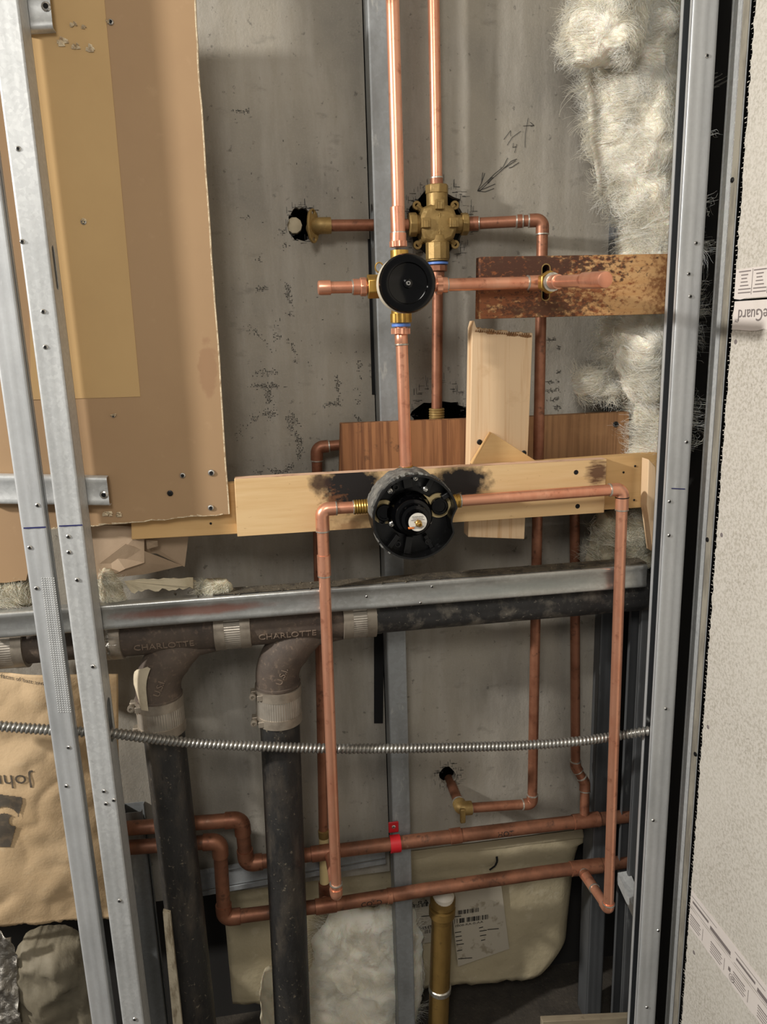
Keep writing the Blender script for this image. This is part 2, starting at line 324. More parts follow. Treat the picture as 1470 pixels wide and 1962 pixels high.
# ------------------------------------------------------------------ fibreglass, paper
def nz(p, s, oct=4): return noise.fractal(V(p)*s, .9, 2.1, oct)
def batt(name, left, right, Y, thick, m, parent=None, nu=46, nv=120, amp=.012, seed=0., back=.03):
    """a soft slab between two outlines given as pixels top to bottom at depth Y"""
    def at(poly, t):
        k = t*(len(poly)-1); i = min(int(k), len(poly)-2); f = k-i
        # outlines are resampled by their y
        return None
    def interp(poly, y):
        for (x0, y0), (x1, y1) in zip(poly, poly[1:]):
            if y0 <= y <= y1: return x0+(x1-x0)*(y-y0)/max(y1-y0, 1e-6)
        return poly[-1][0] if y > poly[-1][1] else poly[0][0]
    y0 = left[0][1]; y1 = left[-1][1]; vs = []; fs = []
    off = V((seed, seed*1.7, seed*.3))
    for j in range(nv+1):
        y = y0+(y1-y0)*j/nv; a = P(interp(left, y), y, Y); b = P(interp(right, y), y, Y)
        ve = min(1., min(j, nv-j)/5.)
        for i in range(nu+1):
            u = i/nu; prof = max(0., math.sin(math.pi*min(max(u, .0), 1.)))**.45*(.35+.65*math.sqrt(ve))
            p = a.lerp(b, u); q = p+V((0, -thick*prof, 0))
            d1 = nz(q+off, 9, 3)*amp*1.7; d2 = (.35-abs(nz(q+off*2, 13, 2)))*amp*1.1; d3 = nz(V((q.x, q.y, q.z*.55))+off, 60, 4)*amp*.34
            sh = noise.noise_vector(q*18+off)*amp*.6+noise.noise_vector(q*60+off)*amp*.4+noise.noise_vector(q*190+off)*amp*.18
            vs.append(q+V((sh.x, -(d1+d2+d3)*prof, sh.z)))
    n = nu+1
    fs = [(j*n+i, j*n+i+1, (j+1)*n+i+1, (j+1)*n+i) for j in range(nv) for i in range(nu)]
    ob = len(vs)
    for j in range(nv+1):
        for i in range(nu+1):
            p = vs[j*n+i]; e = math.sin(math.pi*i/nu)
            vs.append(V((p.x, Y+back*e**.5+.0005, p.z)) if 0 < i < nu else V(p))
    fs += [(ob+j*n+i, ob+(j+1)*n+i, ob+(j+1)*n+i+1, ob+j*n+i+1) for j in range(nv) for i in range(nu)]
    fs += [(i, ob+i, ob+i+1, i+1) for i in range(nu)]+[(nv*n+i+1, ob+nv*n+i+1, ob+nv*n+i, nv*n+i) for i in range(nu)]
    mb = MB(); mb.add(vs, fs)
    o = obj(name, mb, m, parent, smooth=180)
    return o, vs[:ob], n
def fibres(parent, pts, count, length, m, rad=.00016, name='loose_fibres', out=.6):
    c = bpy.data.curves.new(name, 'CURVE'); c.dimensions = '3D'; c.bevel_depth = rad; c.bevel_resolution = 0
    org = wloc(parent)
    for _ in range(count):
        p = V(random.choice(pts)); d = V((random.gauss(0, 1), -abs(random.gauss(0, 1))*out, random.gauss(0, 1))).normalized()
        b = V((random.gauss(0, 1), random.gauss(0, .6), random.gauss(0, 1)))*.5; l = length*random.uniform(.4, 1.3)
        s = c.splines.new('POLY'); s.points.add(4)
        for k in range(5):
            t = k/4-.3; q = p+d*l*t+b*l*t*t-org; s.points[k].co = (q.x, q.y, q.z, 1); s.points[k].radius = 1-.5*k/4
    c.materials.append(m); o = bpy.data.objects.new(name, c); COL.objects.link(o); o.parent = parent; o['kind'] = 'stuff'
    return o
def tufts(parent, grid, n, clumps, length, mats, strands=12, rad=.00017, spread=.0035, lift=.006, name='wool_strands', seed=0, imax=None):
    """wisps of fibre combed over the surface along a swirling field"""
    rd = random.Random(seed); rows = len(grid)//n; org = wloc(parent); cs = []
    for m in mats:
        c = bpy.data.curves.new(name, 'CURVE'); c.dimensions = '3D'; c.bevel_depth = rad; c.bevel_resolution = 0; c.materials.append(m); cs.append(c)
    for _ in range(clumps):
        j = rd.randrange(2, rows-2); i = min(n-3, max(0, int(rd.random()**1.15*n))) if imax is None else rd.randrange(0, imax); c = rd.choice(cs)
        a0 = 6.3*noise.noise(grid[j*n+i]*13+V((seed, 0, 0)))+rd.gauss(0, .35); cv = rd.gauss(0, 1.1); l = length*rd.uniform(.5, 1.4); lf = lift*rd.random()**2*1.6
        for _s in range(strands):
            p0 = grid[j*n+i]+V((rd.gauss(0, spread), 0, rd.gauss(0, spread))); a = a0+rd.gauss(0, .22); p = p0.copy(); fi, fj = float(i), float(j)
            s = c.splines.new('POLY'); s.points.add(6); h = rd.uniform(-.0006, .0016)
            x, z = p0.x, p0.z; ll = l*rd.uniform(.6, 1.2)/6
            for k in range(7):
                # nearest surface depth by walking the grid
                jj = min(rows-1, max(0, int(round(fj)))); ii = min(n-1, max(0, int(round(fi)))); q = grid[jj*n+ii]
                y = q.y-h-lf*(k/6)**2
                s.points[k].co = (x-org.x, y-org.y, z-org.z, 1); s.points[k].radius = 1.-.6*k/6
                x += math.cos(a)*ll; z += math.sin(a)*ll; a += cv*.22+rd.gauss(0, .12)
                gx = grid[jj*n+min(n-1, ii+1)].x-grid[jj*n+max(0, ii-1)].x; gz = grid[min(rows-1, jj+1)*n+ii].z-grid[max(0, jj-1)*n+ii].z
                fi += math.cos(a)*ll/(gx/2 if abs(gx) > 1e-4 else 1e-2); fj += math.sin(a)*ll/(gz/2 if abs(gz) > 1e-4 else -1e-2)
                fi = min(max(fi, 0), n-1); fj = min(max(fj, 0), rows-1)
    for c in cs:
        o = bpy.data.objects.new(name, c); COL.objects.link(o); o.parent = parent; o['kind'] = 'stuff'
def sheet(name, tl, tr, br, bl, m, parent=None, nu=40, nv=40, amp=.006, sc=9, seed=0., thick=.0006, bulge=0., rag=0.):
    tl, tr, br, bl = V(tl), V(tr), V(br), V(bl); vs = []
    for j in range(nv+1):
        for i in range(nu+1):
            u, v = i/nu, j/nv; p = tl.lerp(tr, u).lerp(bl.lerp(br, u), v)
            q = p+V((seed, seed, seed)); d = nz(q, sc, 3)*amp+(abs(nz(q, sc*2.3, 2))-.3)*amp*.7
            p = p+V((0, -d-bulge*math.sin(math.pi*u)*math.sin(math.pi*v), 0))
            if j == nv and rag: p.z += nz(q, 130, 3)*rag
            vs.append(p)
    n = nu+1; mb = MB(); mb.add(vs, [(j*n+i, j*n+i+1, (j+1)*n+i+1, (j+1)*n+i) for j in range(nv) for i in range(nu)])
    return obj(name, mb, m, parent, smooth=70, solid=thick), vs

# ------------------------------------------------------------------ setting
SEAM_L, SEAM_R = P(700, 200, .184).x, P(711, 200, .184).x
YB = .184                                   # face of the back wall
WB = bpy.data.objects.new('wall_back', None); COL.objects.link(WB); WB.location = (0, YB, .42); WB['kind'] = 'structure'
def ragged(cx, cz, rx, rz, n=26, j=.12, seed=1):
    rd = random.Random(seed)
    return [(cx+rx*math.cos(2*math.pi*k/n)*(1+rd.uniform(-j, j)), cz+rz*math.sin(2*math.pi*k/n)*(1+rd.uniform(-j, j))) for k in range(n)]
def xz(p): return (p.x, p.z)
zbot = P(800, 1628, YB).z; zbotL = P(560, 1690, YB).z
h1 = P(578, 430, YB); h2 = P(838, 428, YB); h3 = P(838, 800, YB); h4 = P(857, 1488, YB)
mb = MB().plate([(-1.0, zbotL), (SEAM_L, zbotL-.004), (SEAM_L, 2.2), (-1.0, 2.2)], [ragged(h1.x, h1.z, .019, .023, seed=3)], (0, YB, 0), (1, 0, 0), (0, 0, 1), (0, .0127, 0))
obj('cement_board', mb, cement, WB, smooth=0)
XE = P(1152, 950, YB).x                     # right end of the back boards
mb = MB().plate([(SEAM_R, zbot), (XE, zbot), (XE, 2.2), (SEAM_R, 2.2)], [ragged(h2.x, h2.z, .042, .046, seed=4), ragged(h3.x+.004, h3.z, .046, .026, seed=5), ragged(h4.x, h4.z+.002, .014, .016, seed=6, n=14, j=.2)], (0, YB, 0), (1, 0, 0), (0, 0, 1), (0, .0127, 0))
obj('cement_board', mb, cement, WB, smooth=0)
o = obj('void_backing', MB().box((-1.0, .30, 0), (.95, .31, 2.2)), backing, smooth=0); o['kind'] = 'structure'  # dark backing added so that the seam and wall holes look black
for q4 in ([(717, 1216), (736, 1214), (734, 1386), (717, 1386)], [(768, 1380), (777, 1382), (769, 1400)], [(705, 458), (716, 458), (722, 756), (713, 756)]):
    f = [P(x, y, .1825) for x, y in q4]; mb = MB(); mb.hexa(f, [p+V((0, .001, 0)) for p in f]); obj('seam_flap', mb, blk_hole, WB, smooth=0)
# torn mesh round the holes
def strands(par, cx, cz, r0, r1, n, seed, Y=YB-.0006, name='torn_mesh', m=None):
    rd = random.Random(seed); q = []
    for _ in range(n):
        a = rd.uniform(0, 2*math.pi); r = rd.uniform(r0, r1); x, z = cx+r*math.cos(a), cz+r*math.sin(a)*1.05; l = rd.uniform(.003, .010); t = .00025
        if rd.random() < .5: q.append([(x, Y, z), (x+l, Y, z+rd.uniform(-.001, .001)), (x+l, Y, z+t*2), (x, Y, z+t*2)])
        else: q.append([(x, Y, z), (x+t*2, Y, z), (x+t*2, Y, z+l), (x, Y, z+l)])
    quadmark(par, name, q, m or pencil, kind='stuff')
strands(WB, h2.x, h2.z, .042, .056, 150, 1); strands(WB, h3.x, h3.z+.01, .034, .048, 90, 2); strands(WB, h4.x, h4.z, .015, .026, 70, 3); strands(WB, h1.x, h1.z, .020, .025, 50, 4)
obj('torn_plaster', MB().lathe([(.008, 0), (.011, .001), (.012, .010), (.008, .012)], h1+V((-.010, .006, 0)), (0, 1, 0), 10), torn_paper, WB)
# faint black maker's print showing through the mesh, in broken dashes
def dashes(par, poly, wd, dens, seed, Y=YB-.0005):
    rd = random.Random(seed); q = []
    for (x0, y0), (x1, y1) in zip(poly, poly[1:]):
        a, b = P(x0, y0, Y), P(x1, y1, Y); L = (b-a).length
        for _ in range(int(L*dens)):
            p = a.lerp(b, rd.random()); p.x += rd.gauss(0, wd); p.z += rd.gauss(0, wd)
            if noise.noise(V((p.x*60, seed, p.z*60))) < -.08: continue
            p.x = round(p.x/.0021)*.0021; p.z = round(p.z/.0021)*.0021
            l = rd.choice((.001, .0014, .0024)); h = .0008
            if rd.random() < .5: l, h = h, l
            q.append([(p.x, Y, p.z), (p.x+l, Y, p.z), (p.x+l, Y, p.z+h), (p.x, Y, p.z+h)])
    return q
Q = []
for k, (poly, wd, dn) in enumerate([
    ([(480, 800), (520, 792), (555, 810), (575, 850), (572, 885), (545, 905), (500, 905), (475, 890)], .003, 2600), ([(450, 840), (458, 825), (480, 805)], .003, 900),
    ([(480, 742), (560, 737)], .0025, 2200), ([(512, 745), (516, 800)], .003, 3200), ([(530, 780), (572, 812)], .003, 2000), ([(475, 800), (500, 806)], .002, 2200),
    ([(556, 648), (562, 700)], .0025, 3200), ([(550, 545), (554, 600)], .0022, 2600), ([(490, 555), (512, 553)], .002, 2400), ([(480, 490), (502, 500)], .002, 2200),
    ([(468, 625), (510, 650), (538, 645)], .003, 900), ([(470, 718), (500, 715), (535, 712)], .003, 1500), ([(620, 776), (668, 772)], .002, 2200), ([(645, 720), (647, 775)], .002, 2400),
    ([(680, 675), (690, 680), (688, 730)], .0022, 1800), ([(683, 745), (688, 775)], .002, 2000), ([(680, 800), (690, 805)], .002, 2400), ([(540, 440), (548, 480)], .002, 1100),
    ([(446, 214), (478, 214)], .0015, 1400), ([(465, 320), (470, 335)], .0015, 1800), ([(460, 415), (520, 425)], .003, 300), ([(530, 615), (520, 680)], .004, 500)]):
    Q += dashes(WB, poly, wd, dn, k+1)
for row in range(8): Q += dashes(WB, [(1046, 652+row*17+(30 if row > 1 else 0)), (1072, 650+row*17+(30 if row > 1 else 0))], .0016, 2600, 60+row)
Q += dashes(WB, [(440, 300), (700, 340), (470, 620), (700, 700), (450, 560)], .03, 55, 90)
quadmark(WB, 'faded_print', Q, ink, kind='stuff')
# pencil arrow and the note beside it
def strokes(par, name, lines, m, wd=.0009, Y=YB-.0007, f=P):
    q = []
    for ln in lines:
        for (x0, y0), (x1, y1) in zip(ln, ln[1:]):
            a, b = f(x0, y0, Y), f(x1, y1, Y); d = (b-a); n = d.cross(V((0, 1, 0)) if f is P else V((1, 0, 0))).normalized()*wd*.5
            q.append([a-n, b-n, b+n, a+n])
    return quadmark(par, name, q, m)
zz = lambda pts: [(860+x/4.594, 200+y/4.594) for x, y in pts]
strokes(WB, 'pencil_arrow', [zz(l) for l in [[(255, 760), (350, 665), (400, 615), (480, 550), (520, 470)], [(270, 765), (400, 640), (490, 560), (590, 495)], [(490, 560), (550, 500), (600, 480)], [(530, 560), (560, 550), (620, 510)], [(255, 760), (290, 690), (300, 600)], [(290, 690), (318, 605)], [(255, 762), (330, 735), (410, 700)], [(255, 762), (320, 770), (400, 740)], [(340, 690), (380, 640)], [(350, 695), (390, 640)]]], pencil, .0009)
strokes(WB, 'pencil_note', [zz(l) for l in [[(485, 310), (545, 230), (545, 280)], [(515, 360), (560, 290), (635, 235)], [(570, 340), (565, 380), (595, 370), (600, 350), (580, 425)], [(672, 380), (675, 260), (700, 120)], [(655, 190), (720, 185), (750, 185), (715, 155)], [(720, 195), (750, 185)]]], pencil, .0007)

fl = MB().box((-1.2, -1.6, .0), (1.2, .30, .06)); o = obj('floor', fl, dark_dirt, smooth=0); o['kind'] = 'structure'

# right side wall: studs face plus boards running toward the camera
XR = .592                                    # face of the right boards
WR = bpy.data.objects.new('wall_right', None); COL.objects.link(WR); WR.location = (XR, -.3, .06); WR['kind'] = 'structure'
YE = PX(1383, 900, XR).y                     # far edge of the boards
zs1 = PX(1406, 576, XR).z; zs2 = PX(1322, 1735, XR).z
def raggededge(z0, z1, seed, corner=0):
    rd = random.Random(seed); n = max(8, int((z1-z0)/.005)); pts = []
    for k in range(n+1):
        z = z0+(z1-z0)*k/n; y = YE+rd.uniform(-.0016, .0016)
        if corner and k < 3 and corner & 1: y -= .006*(3-k)/3
        if corner and k > n-3 and corner & 2: y -= .006*(k-(n-3))/3
        pts.append((y, z))
    return pts
for k, (z0, z1, cn) in enumerate([(zs1+.0012, 2.2, 1), (zs2+.0008, zs1-.0012, 3), (.06, zs2-.0008, 2)]):
    e = raggededge(z0, z1, k+11, cn)
    obj('wall_board', MB().plate([(-1.6, z0), (-1.6, z1)]+e[::-1], [], (XR, 0, 0), (0, 1, 0), (0, 0, 1), (.0127, 0, 0)), glassmat, WR, smooth=0)
q = []; rd = random.Random(5)
for k in range(330):
    z = .2+k*1.85/330; y = YE-.0005; l = rd.uniform(.0015, .005); t = .0006
    q.append([(XR-.0004, y, z), (XR-.0004, y+l, z+rd.uniform(-.001, .001)), (XR-.0004, y+l, z+t), (XR-.0004, y, z+t)])
quadmark(WR, 'frayed_glass_mat', q, glassmat, kind='stuff')
def wr(par, name, y0, y1, z0, z1, m, off=.0005, **k):
    return quadmark(par, name, [[(XR-off, y0, z0), (XR-off, y1, z0), (XR-off, y1, z1), (XR-off, y0, z1)]], m, **k)
def striptape(z0, z1, bot=True, seed=0):
    rd = random.Random(seed); n = 120; vs = []; edge = []
    top = [(YE-.001-rd.uniform(0, .002), z1), (-1.6, z1)]
    low = [(-1.6+(YE-.001+1.6)*k/n, z0+rd.uniform(-.0012, .0012)) for k in range(n+1)]
    return obj('edge_tape', MB().plate(top+low, [], (XR-.0007, 0, 0), (0, 1, 0), (0, 0, 1), (.0005, 0, 0)), tape_m, WR, smooth=0)
t1 = striptape(zs1+.0012, zs1+.0012+.036, seed=1); t2 = striptape(zs1-.0012-.035, zs1-.0012, seed=2)
t3 = striptape(zs2+.0008, zs2+.030, seed=3); t4 = striptape(zs2-.034, zs2-.0008, seed=4)
q = []
def lines(ya, yb, z, t, frm=0.): return [(XR-.0011, ya, z-t), (XR-.0011, yb, z-t), (XR-.0011, yb, z), (XR-.0011, ya, z)]
yl = YE-.008
for blk in range(5):
    y0 = yl-blk*.030
    for r, (a, b, t) in enumerate([(0, .024, .0012), (.005, .019, .0012), (.006, .017, .0012), (.005, .019, .0011), (.004, .021, .0012), (.001, .026, .0012), (.001, .026, .0012)]):
        q.append(lines(y0-a, y0-b, zs1+.0345-r*.0042, t))
    q.append(lines(y0-.0275, y0-.0281, zs1+.036, .030))
quadmark(t1, 'small_print', q, ink_grey)
ye = YE-.013
text_at(t2, 'printed_letters', 'FireGuard', .0195, lambda x, y, wd: V((XR-.0012, ye-(wd-x)*1.0, zs1-.0115-y*1.05)), ink_grey)
text_at(t2, 'printed_letters', 'TM', .006, lambda x, y, wd: V((XR-.0012, ye+.006-(wd-x)*.8, zs1-.0225-y)), ink_grey)
q = []
for k in range(3):
    q.append(lines(YE-.004-k*.11, YE-.07-k*.11, zs2+.022-.000, .0008)); q.append(lines(YE-.008-k*.11, YE-.05-k*.11, zs2+.016, .004)); q.append(lines(YE-.055-k*.11, YE-.105-k*.11, zs2+.013, .006)); q.append(lines(YE-.004-k*.11, YE-.107-k*.11, zs2+.005, .0006))
quadmark(t3, 'small_print', q, ink_grey)
q = []
for k in range(4):
    y0 = YE-.004-k*.055
    for r in range(5): q.append(lines(y0, y0-.026-.003*(r % 2), zs2-.010-r*.0042, .0011 if r else .0016))
    q.append(lines(y0-.034, y0-.0346, zs2-.008, .020))
quadmark(t4, 'small_print', q, ink_grey)
rp = []; c = (YE-.112, zs2-.024)
for k in range(20):
    a0, a1 = 2*math.pi*k/20, 2*math.pi*(k+1)/20
    for r0, r1 in ((.0052, .0060), (.0022, .0028)):
        rp.append([(XR-.0011, c[0]+r0*math.cos(a0), c[1]+r0*math.sin(a0)), (XR-.0011, c[0]+r1*math.cos(a0), c[1]+r1*math.sin(a0)), (XR-.0011, c[0]+r1*math.cos(a1), c[1]+r1*math.sin(a1)), (XR-.0011, c[0]+r0*math.cos(a1), c[1]+r0*math.sin(a1))])
rp.append(lines(c[0]+.0002, c[0]-.0004, c[1]+.003, .006)); rp.append(lines(c[0]+.004, c[0]+.009, c[1]+.012, .006))
quadmark(t4, 'certification_mark', rp, ink_grey)
for (x, y) in ((1410, 655), (1383, 1025), (1357, 1393), (1330, 1825), (1388, 1800)):
    p = PX(x, y, XR); obj('screw_dimple', MB().lathe([(.0032, 0), (.0028, .0004), (.0012, .0006)], p, (-1, 0, 0), 12), ink_grey, WR)
# the bathroom behind and beside the camera, plain painted walls and ceiling
o = obj('ceiling', MB().box((-1.9, -2.4, 2.62), (1.0, .30, 2.66)), room_m, smooth=0); o['kind'] = 'structure'

# ------------------------------------------------------------------ metal studs
_holes = {}
def punch(par, p, r=.0019, kind='hole'):
    """a burred screw hole (or a screw head) on a face that looks toward -y; mesh data shared"""
    key = (kind, round(r, 4))
    if key not in _holes:
        mb = MB()
        if kind == 'hole':
            mb.lathe([(r*1.75, 0), (r*1.5, .0007), (r*1.0, .0013), (r*.95, .0002)], (0, 0, 0), (0, -1, 0), 12); mb.cur = 1
            mb.lathe([(r*.94, .0), (r*.94, .0012), (r*.1, .0012)], (0, 0, 0), (0, -1, 0), 12)
            mm = [steel, blk_hole]
        else:
            mb.lathe([(r*1.5, 0), (r*1.5, .0005), (r*1.0, .0011), (r*.5, .0012)], (0, 0, 0), (0, -1, 0), 14); mb.cur = 1
            mb.add([(-r*.5, -.0014, -r*.14), (r*.5, -.0014, -r*.14), (r*.5, -.0014, r*.14), (-r*.5, -.0014, r*.14)], [(0, 1, 2, 3)])
            mb.add([(-r*.14, -.0014, -r*.5), (r*.14, -.0014, -r*.5), (r*.14, -.0014, r*.5), (-r*.14, -.0014, r*.5)], [(0, 1, 2, 3)])
            mm = [steel if kind == 'screw' else screw_black, blk_hole]
        me = bpy.data.meshes.new('screw_hole'); me.from_pydata([tuple(v) for v in mb.v], [], mb.f)
        for m in mm: me.materials.append(m)
        me.polygons.foreach_set('material_index', mb.mi); _holes[key] = me
    o = bpy.data.objects.new('screw_hole' if kind == 'hole' else 'screw', _holes[key]); COL.objects.link(o); o.parent = par; o.location = V(p)-wloc(par)
    return o
T = .0009
def stud(base_x, w_, y0, depth, z0, z1, web, m, label, slots=(), name='metal_stud', lip=.007, beads=True, group=None):
    """C-section stud: flange toward -y at y0, web on the given side (+1 right, -1 left)"""
    t = thing(name, (base_x+w_/2, y0, z0), label, 'stud', group)
    xa, xb = base_x, base_x+w_; y1 = y0+depth
    # front flange with two rolled beads
    n = 10; mb = MB(); sec = []
    for k in range(n+1):
        u = k/n; d = -.0006*(math.exp(-((u-.33)/.06)**2)+math.exp(-((u-.67)/.06)**2)) if beads else 0
        sec.append((xa+w_*u, y0-d))
    sec[0] = (sec[0][0], y0+.0012); sec.insert(1, (xa+.0012, y0)); sec[-1] = (sec[-1][0], y0+.0012); sec.insert(-1, (xb-.0012, y0))
    mb.hexa([(x, y, z0) for x, y in sec]+[(x, y+T, z0) for x, y in sec[::-1]], [(x, y, z1) for x, y in sec]+[(x, y+T, z1) for x, y in sec[::-1]])
    obj('front_flange', mb, m, t, smooth=60)
    xw = xb if web > 0 else xa; hl = []
    for (zc, hz, hy) in slots:
        pts = []
        for k in range(12):
            a = 2*math.pi*k/12; pts.append((y0+depth/2+hy*math.cos(a), zc+(hz-hy)*(1 if math.sin(a) >= 0 else -1)+hy*math.sin(a)))
        hl.append(pts)
    obj('web', MB().plate([(y0+.001, z0), (y1, z0), (y1, z1), (y0+.001, z1)], hl, (xw-(T if web > 0 else 0), 0, 0), (0, 1, 0), (0, 0, 1), (T, 0, 0)), m, t, smooth=0)
    obj('back_flange', MB().box((xa, y1-T, z0), (xb, y1, z1)), m, t, smooth=0)
    xo = xa if web > 0 else xb-T
    obj('lip', MB().box((xo, y0+.001, z0), (xo+T, y0+lip, z1)), m, t, smooth=0)
    obj('lip', MB().box((xo, y1-lip, z0), (xo+T, y1-T*.9, z1)), m, t, smooth=0)
    return t
def zat(px, py, Y=0.): return P(px, py, Y).z
s1 = stud(-.304, .029, 0, .018, .06, 2.3, -1, galv_grey, 'outermost galvanised metal stud at the left, with rows of fine dimples low on it')
s2 = stud(-.262, .030, 0, .041, .06, 2.3, 1, galv, 'second metal stud from the left, in front of the edge of the brown board', [(zat(100, 510), .025, .006), (zat(218, 1392), .032, .013)])
s3 = stud(.541, .034, 0, .030, .06, 2.3, 1, galv_grey, 'metal stud standing in front of the white insulation on the right', [(zat(1240, 1405), .030, .010)])
galv_inner = M('bare_shiny_steel', (170, 174, 178), .28, .95, [('noise', (14, 14, 5), .45, .72, (140, 143, 146), .6)])
for ch in s3.children:
    if ch.name.startswith(('web', 'back_flange')): ch.data.materials[0] = galv_inner
for (x, y) in ((35, 285), (43, 463), (83, 597), (87, 665), (131, 1028), (132, 1058), (148, 1111), (178, 1277), (199, 1516), (203, 1540), (218, 1533), (229, 1726), (258, 1953)): punch(s2, P(x, y, 0), .0018)
for (x, y) in ((72, 968), (57, 1049), (70, 1127), (131, 1432), (127, 1506)): punch(s1, P(x, y, 0), .0017)
for (x, y) in ((1355, 107), (1334, 466), (1320, 525), (1323, 568), (1316, 847), (1283, 961), (1282, 1026), (1276, 1358), (1252, 1572), (1240, 1930), (1262, 1783)): punch(s3, P(x, y, 0), .0016)
bm_ = MB()
for j in range(62):
    for i in range(6):
        p = P(80+j*.53+i*4.6, 1108+j*4.2, 0); r = .0008
        bm_.add([p+V((-r, 0, -r)), p+V((r, 0, -r)), p+V((r, 0, r)), p+V((-r, 0, r)), p+V((0, -.0007, 0))], [(0, 1, 4), (1, 2, 4), (2, 3, 4), (3, 0, 4)])
obj('dimple_rows', bm_, galv, s1, smooth=0, kind='stuff')
strokes(s1, 'blue_marker_line', [[(45, 1012), (88, 1010)]], ink_blue, .0018, -.0006); strokes(s2, 'blue_marker_line', [[(113, 1008), (158, 1006)]], ink_blue, .0016, -.0006); strokes(s3, 'blue_marker_line', [[(1287, 936), (1313, 937)]], ink_blue, .0014, -.0006)
# corner stud of the right wall: its flange faces the room (-x)
cs = thing('metal_stud', (.61, 0, .06), 'shiny corner stud whose narrow edge lies beside the frayed pale wall board', 'stud')
YS0, YS1 = PX(1363, 900, .604).y, PX(1374, 900, .604).y
obj('side_flange', MB().box((.605, YS1, .06), (.605+T, .020, 2.3)), galv, cs, smooth=0)
obj('web', MB().box((.605, .0195, .06), (.645, .0195+T, 2.3)), galv, cs, smooth=0)
obj('rolled_edge', MB().tube([(.6062, .0192, .06), (.6062, .0192, 2.3)], .0022, 10), galv, cs)
obj('rolled_edge', MB().tube([(.6046, YS0+.001, .06), (.6046, YS0+.001, 2.3)], .0011, 8), steel, cs)
obj('dust_skim', MB().box((.6040, YS1+.001, .06), (.6048, YS0, 2.3)), M('dusty_joint_compound', (150, 144, 130), .9, 0, [('noise', (60, 60, 14), .42, .64, (110, 104, 94), .8)], [('noise', 120, .5, .001)]), cs, smooth=0, kind=None)
for (x, y) in ((1404, 345), (1356, 1034), (1333, 1445)):
    p = PX(x, y, .604); obj('screw', MB().lathe([(.0035, 0), (.0033, .0012), (.0016, .0020)], p, (-1, 0, 0), 12), screw_black, cs)

obj('dark_gap_sheet', MB().box((.614, -.20, .06), (.616, .0185, 2.3)), blk_hole, WR, smooth=0)  # black sheet added to keep the gap beside the boards dark
# back row of studs
XS = P(707, 100, .143).x
s4 = stud(XS, P(754, 300, .143).x-P(712, 300, .143).x, .143, .040, .08, 2.2, -1, galv_dark, 'grey dusty stud against the back wall behind the copper risers', [(P(712, 430, .143).z, .03, .0165)], beads=False)
xr0 = P(1150, 1250, .16).x
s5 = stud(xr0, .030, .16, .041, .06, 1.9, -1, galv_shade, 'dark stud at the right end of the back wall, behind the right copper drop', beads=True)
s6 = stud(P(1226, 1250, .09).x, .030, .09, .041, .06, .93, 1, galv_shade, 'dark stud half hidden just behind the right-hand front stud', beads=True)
s7 = stud(P(256, 1750, .155).x, .031, .155, .028, .06, .62, -1, galv_dark, 'short dark stud low down behind the left black drain pipe')
obj('side_backing', MB().box((.66, .03, .06), (.68, .30, 2.3)), backing, WR, smooth=0)  # dark backing added behind the gap at the right corner

# ------------------------------------------------------------------ channels
def channel(name, a, b, h, d, m, label, cat, lipr=.004):
    """rolled channel, web toward -y, flanges going back; a, b are the centre of the web front"""
    a, b = V(a), V(b); t = thing(name, (a+b)/2-V((0, 0, h/2)), label, cat)
    sec = [(d, h/2)]+[(lipr-lipr*math.sin(k*math.pi/8), h/2-lipr+lipr*math.cos(k*math.pi/8)) for k in range(5)]
    sec += [(0.0, h*.30), (.0008, h*.26), (.0008, -h*.26), (0., -h*.30)]+[(lipr-lipr*math.cos(k*math.pi/8), -h/2+lipr-lipr*math.sin(k*math.pi/8)) for k in range(5)]+[(d, -h/2)]
    inner = [(y+T if y < d*.9 else y, z*(1-2*T/h)) for y, z in sec[::-1]]
    full = sec+inner
    mb = MB(); mb.hexa([a+V((0, y, z)) for y, z in full], [b+V((0, y, z)) for y, z in full])
    obj('channel_body', mb, m, t, smooth=50); return t
brace_m = M('brace_channel_steel', (176, 176, 172), .3, .7, [('voronoi', 220, .2, 1, (196, 198, 196), .5), ('noise', (10, 20, 40), .42, .66, (140, 140, 138), .7), ('blob', (tuple(P(370, 1170, .042)), (.15, .03, .011), 30, .8), .2, .6, (150, 96, 78), .75), ('blob', (tuple(P(1000, 1125, .042)), (.2, .03, .014), 20, .8), .2, .7, (150, 156, 154), .6)], [('noise', 60, .15, .001)])
ba, bb = P(-40, 1203, .042), P(1240, 1104, .042)
br = channel('bracing_channel', ba, bb, .036, .016, brace_m, 'horizontal steel bracing channel crossing behind the studs above the black drain', 'channel')
for (x, y) in ((703, 1143), (828, 1124), (806, 1155)): punch(br, P(x, y, .042), .0013)
obj('dust_layer', MB().hexa([ba+V((.30, .003, .0181)), ba+V((.30, .030, .0181)), ba+V((.30, .030, .0186)), ba+V((.30, .003, .0186))], [bb+V((0, .003, .0181)), bb+V((0, .030, .0181)), bb+V((0, .030, .0200)), bb+V((0, .003, .0200))]), debris, br, smooth=0, kind='stuff')
mb = MB(); rd = random.Random(3)
for k in range(260):
    u = rd.random()**.7; p = ba.lerp(bb, .25+.75*u)+V((0, rd.uniform(.002, .03), .019)); r = rd.uniform(.0006, .0022)
    mb.lathe([(r*.3, -r), (r, 0), (r*.4, r*rd.uniform(.5, 1.3))], p, (rd.uniform(-.4, .4), rd.uniform(-.4, .4), 1), 5)
obj('debris_crumbs', mb, debris, br, smooth=0, kind='stuff')
fc = channel('furring_channel', P(-40, 938, .0425), P(207, 942, .0425), .038, .0125, galv, 'short horizontal furring channel ending on the brown board beside the second stud', 'channel')
punch(fc, P(199, 948, .042), .003)
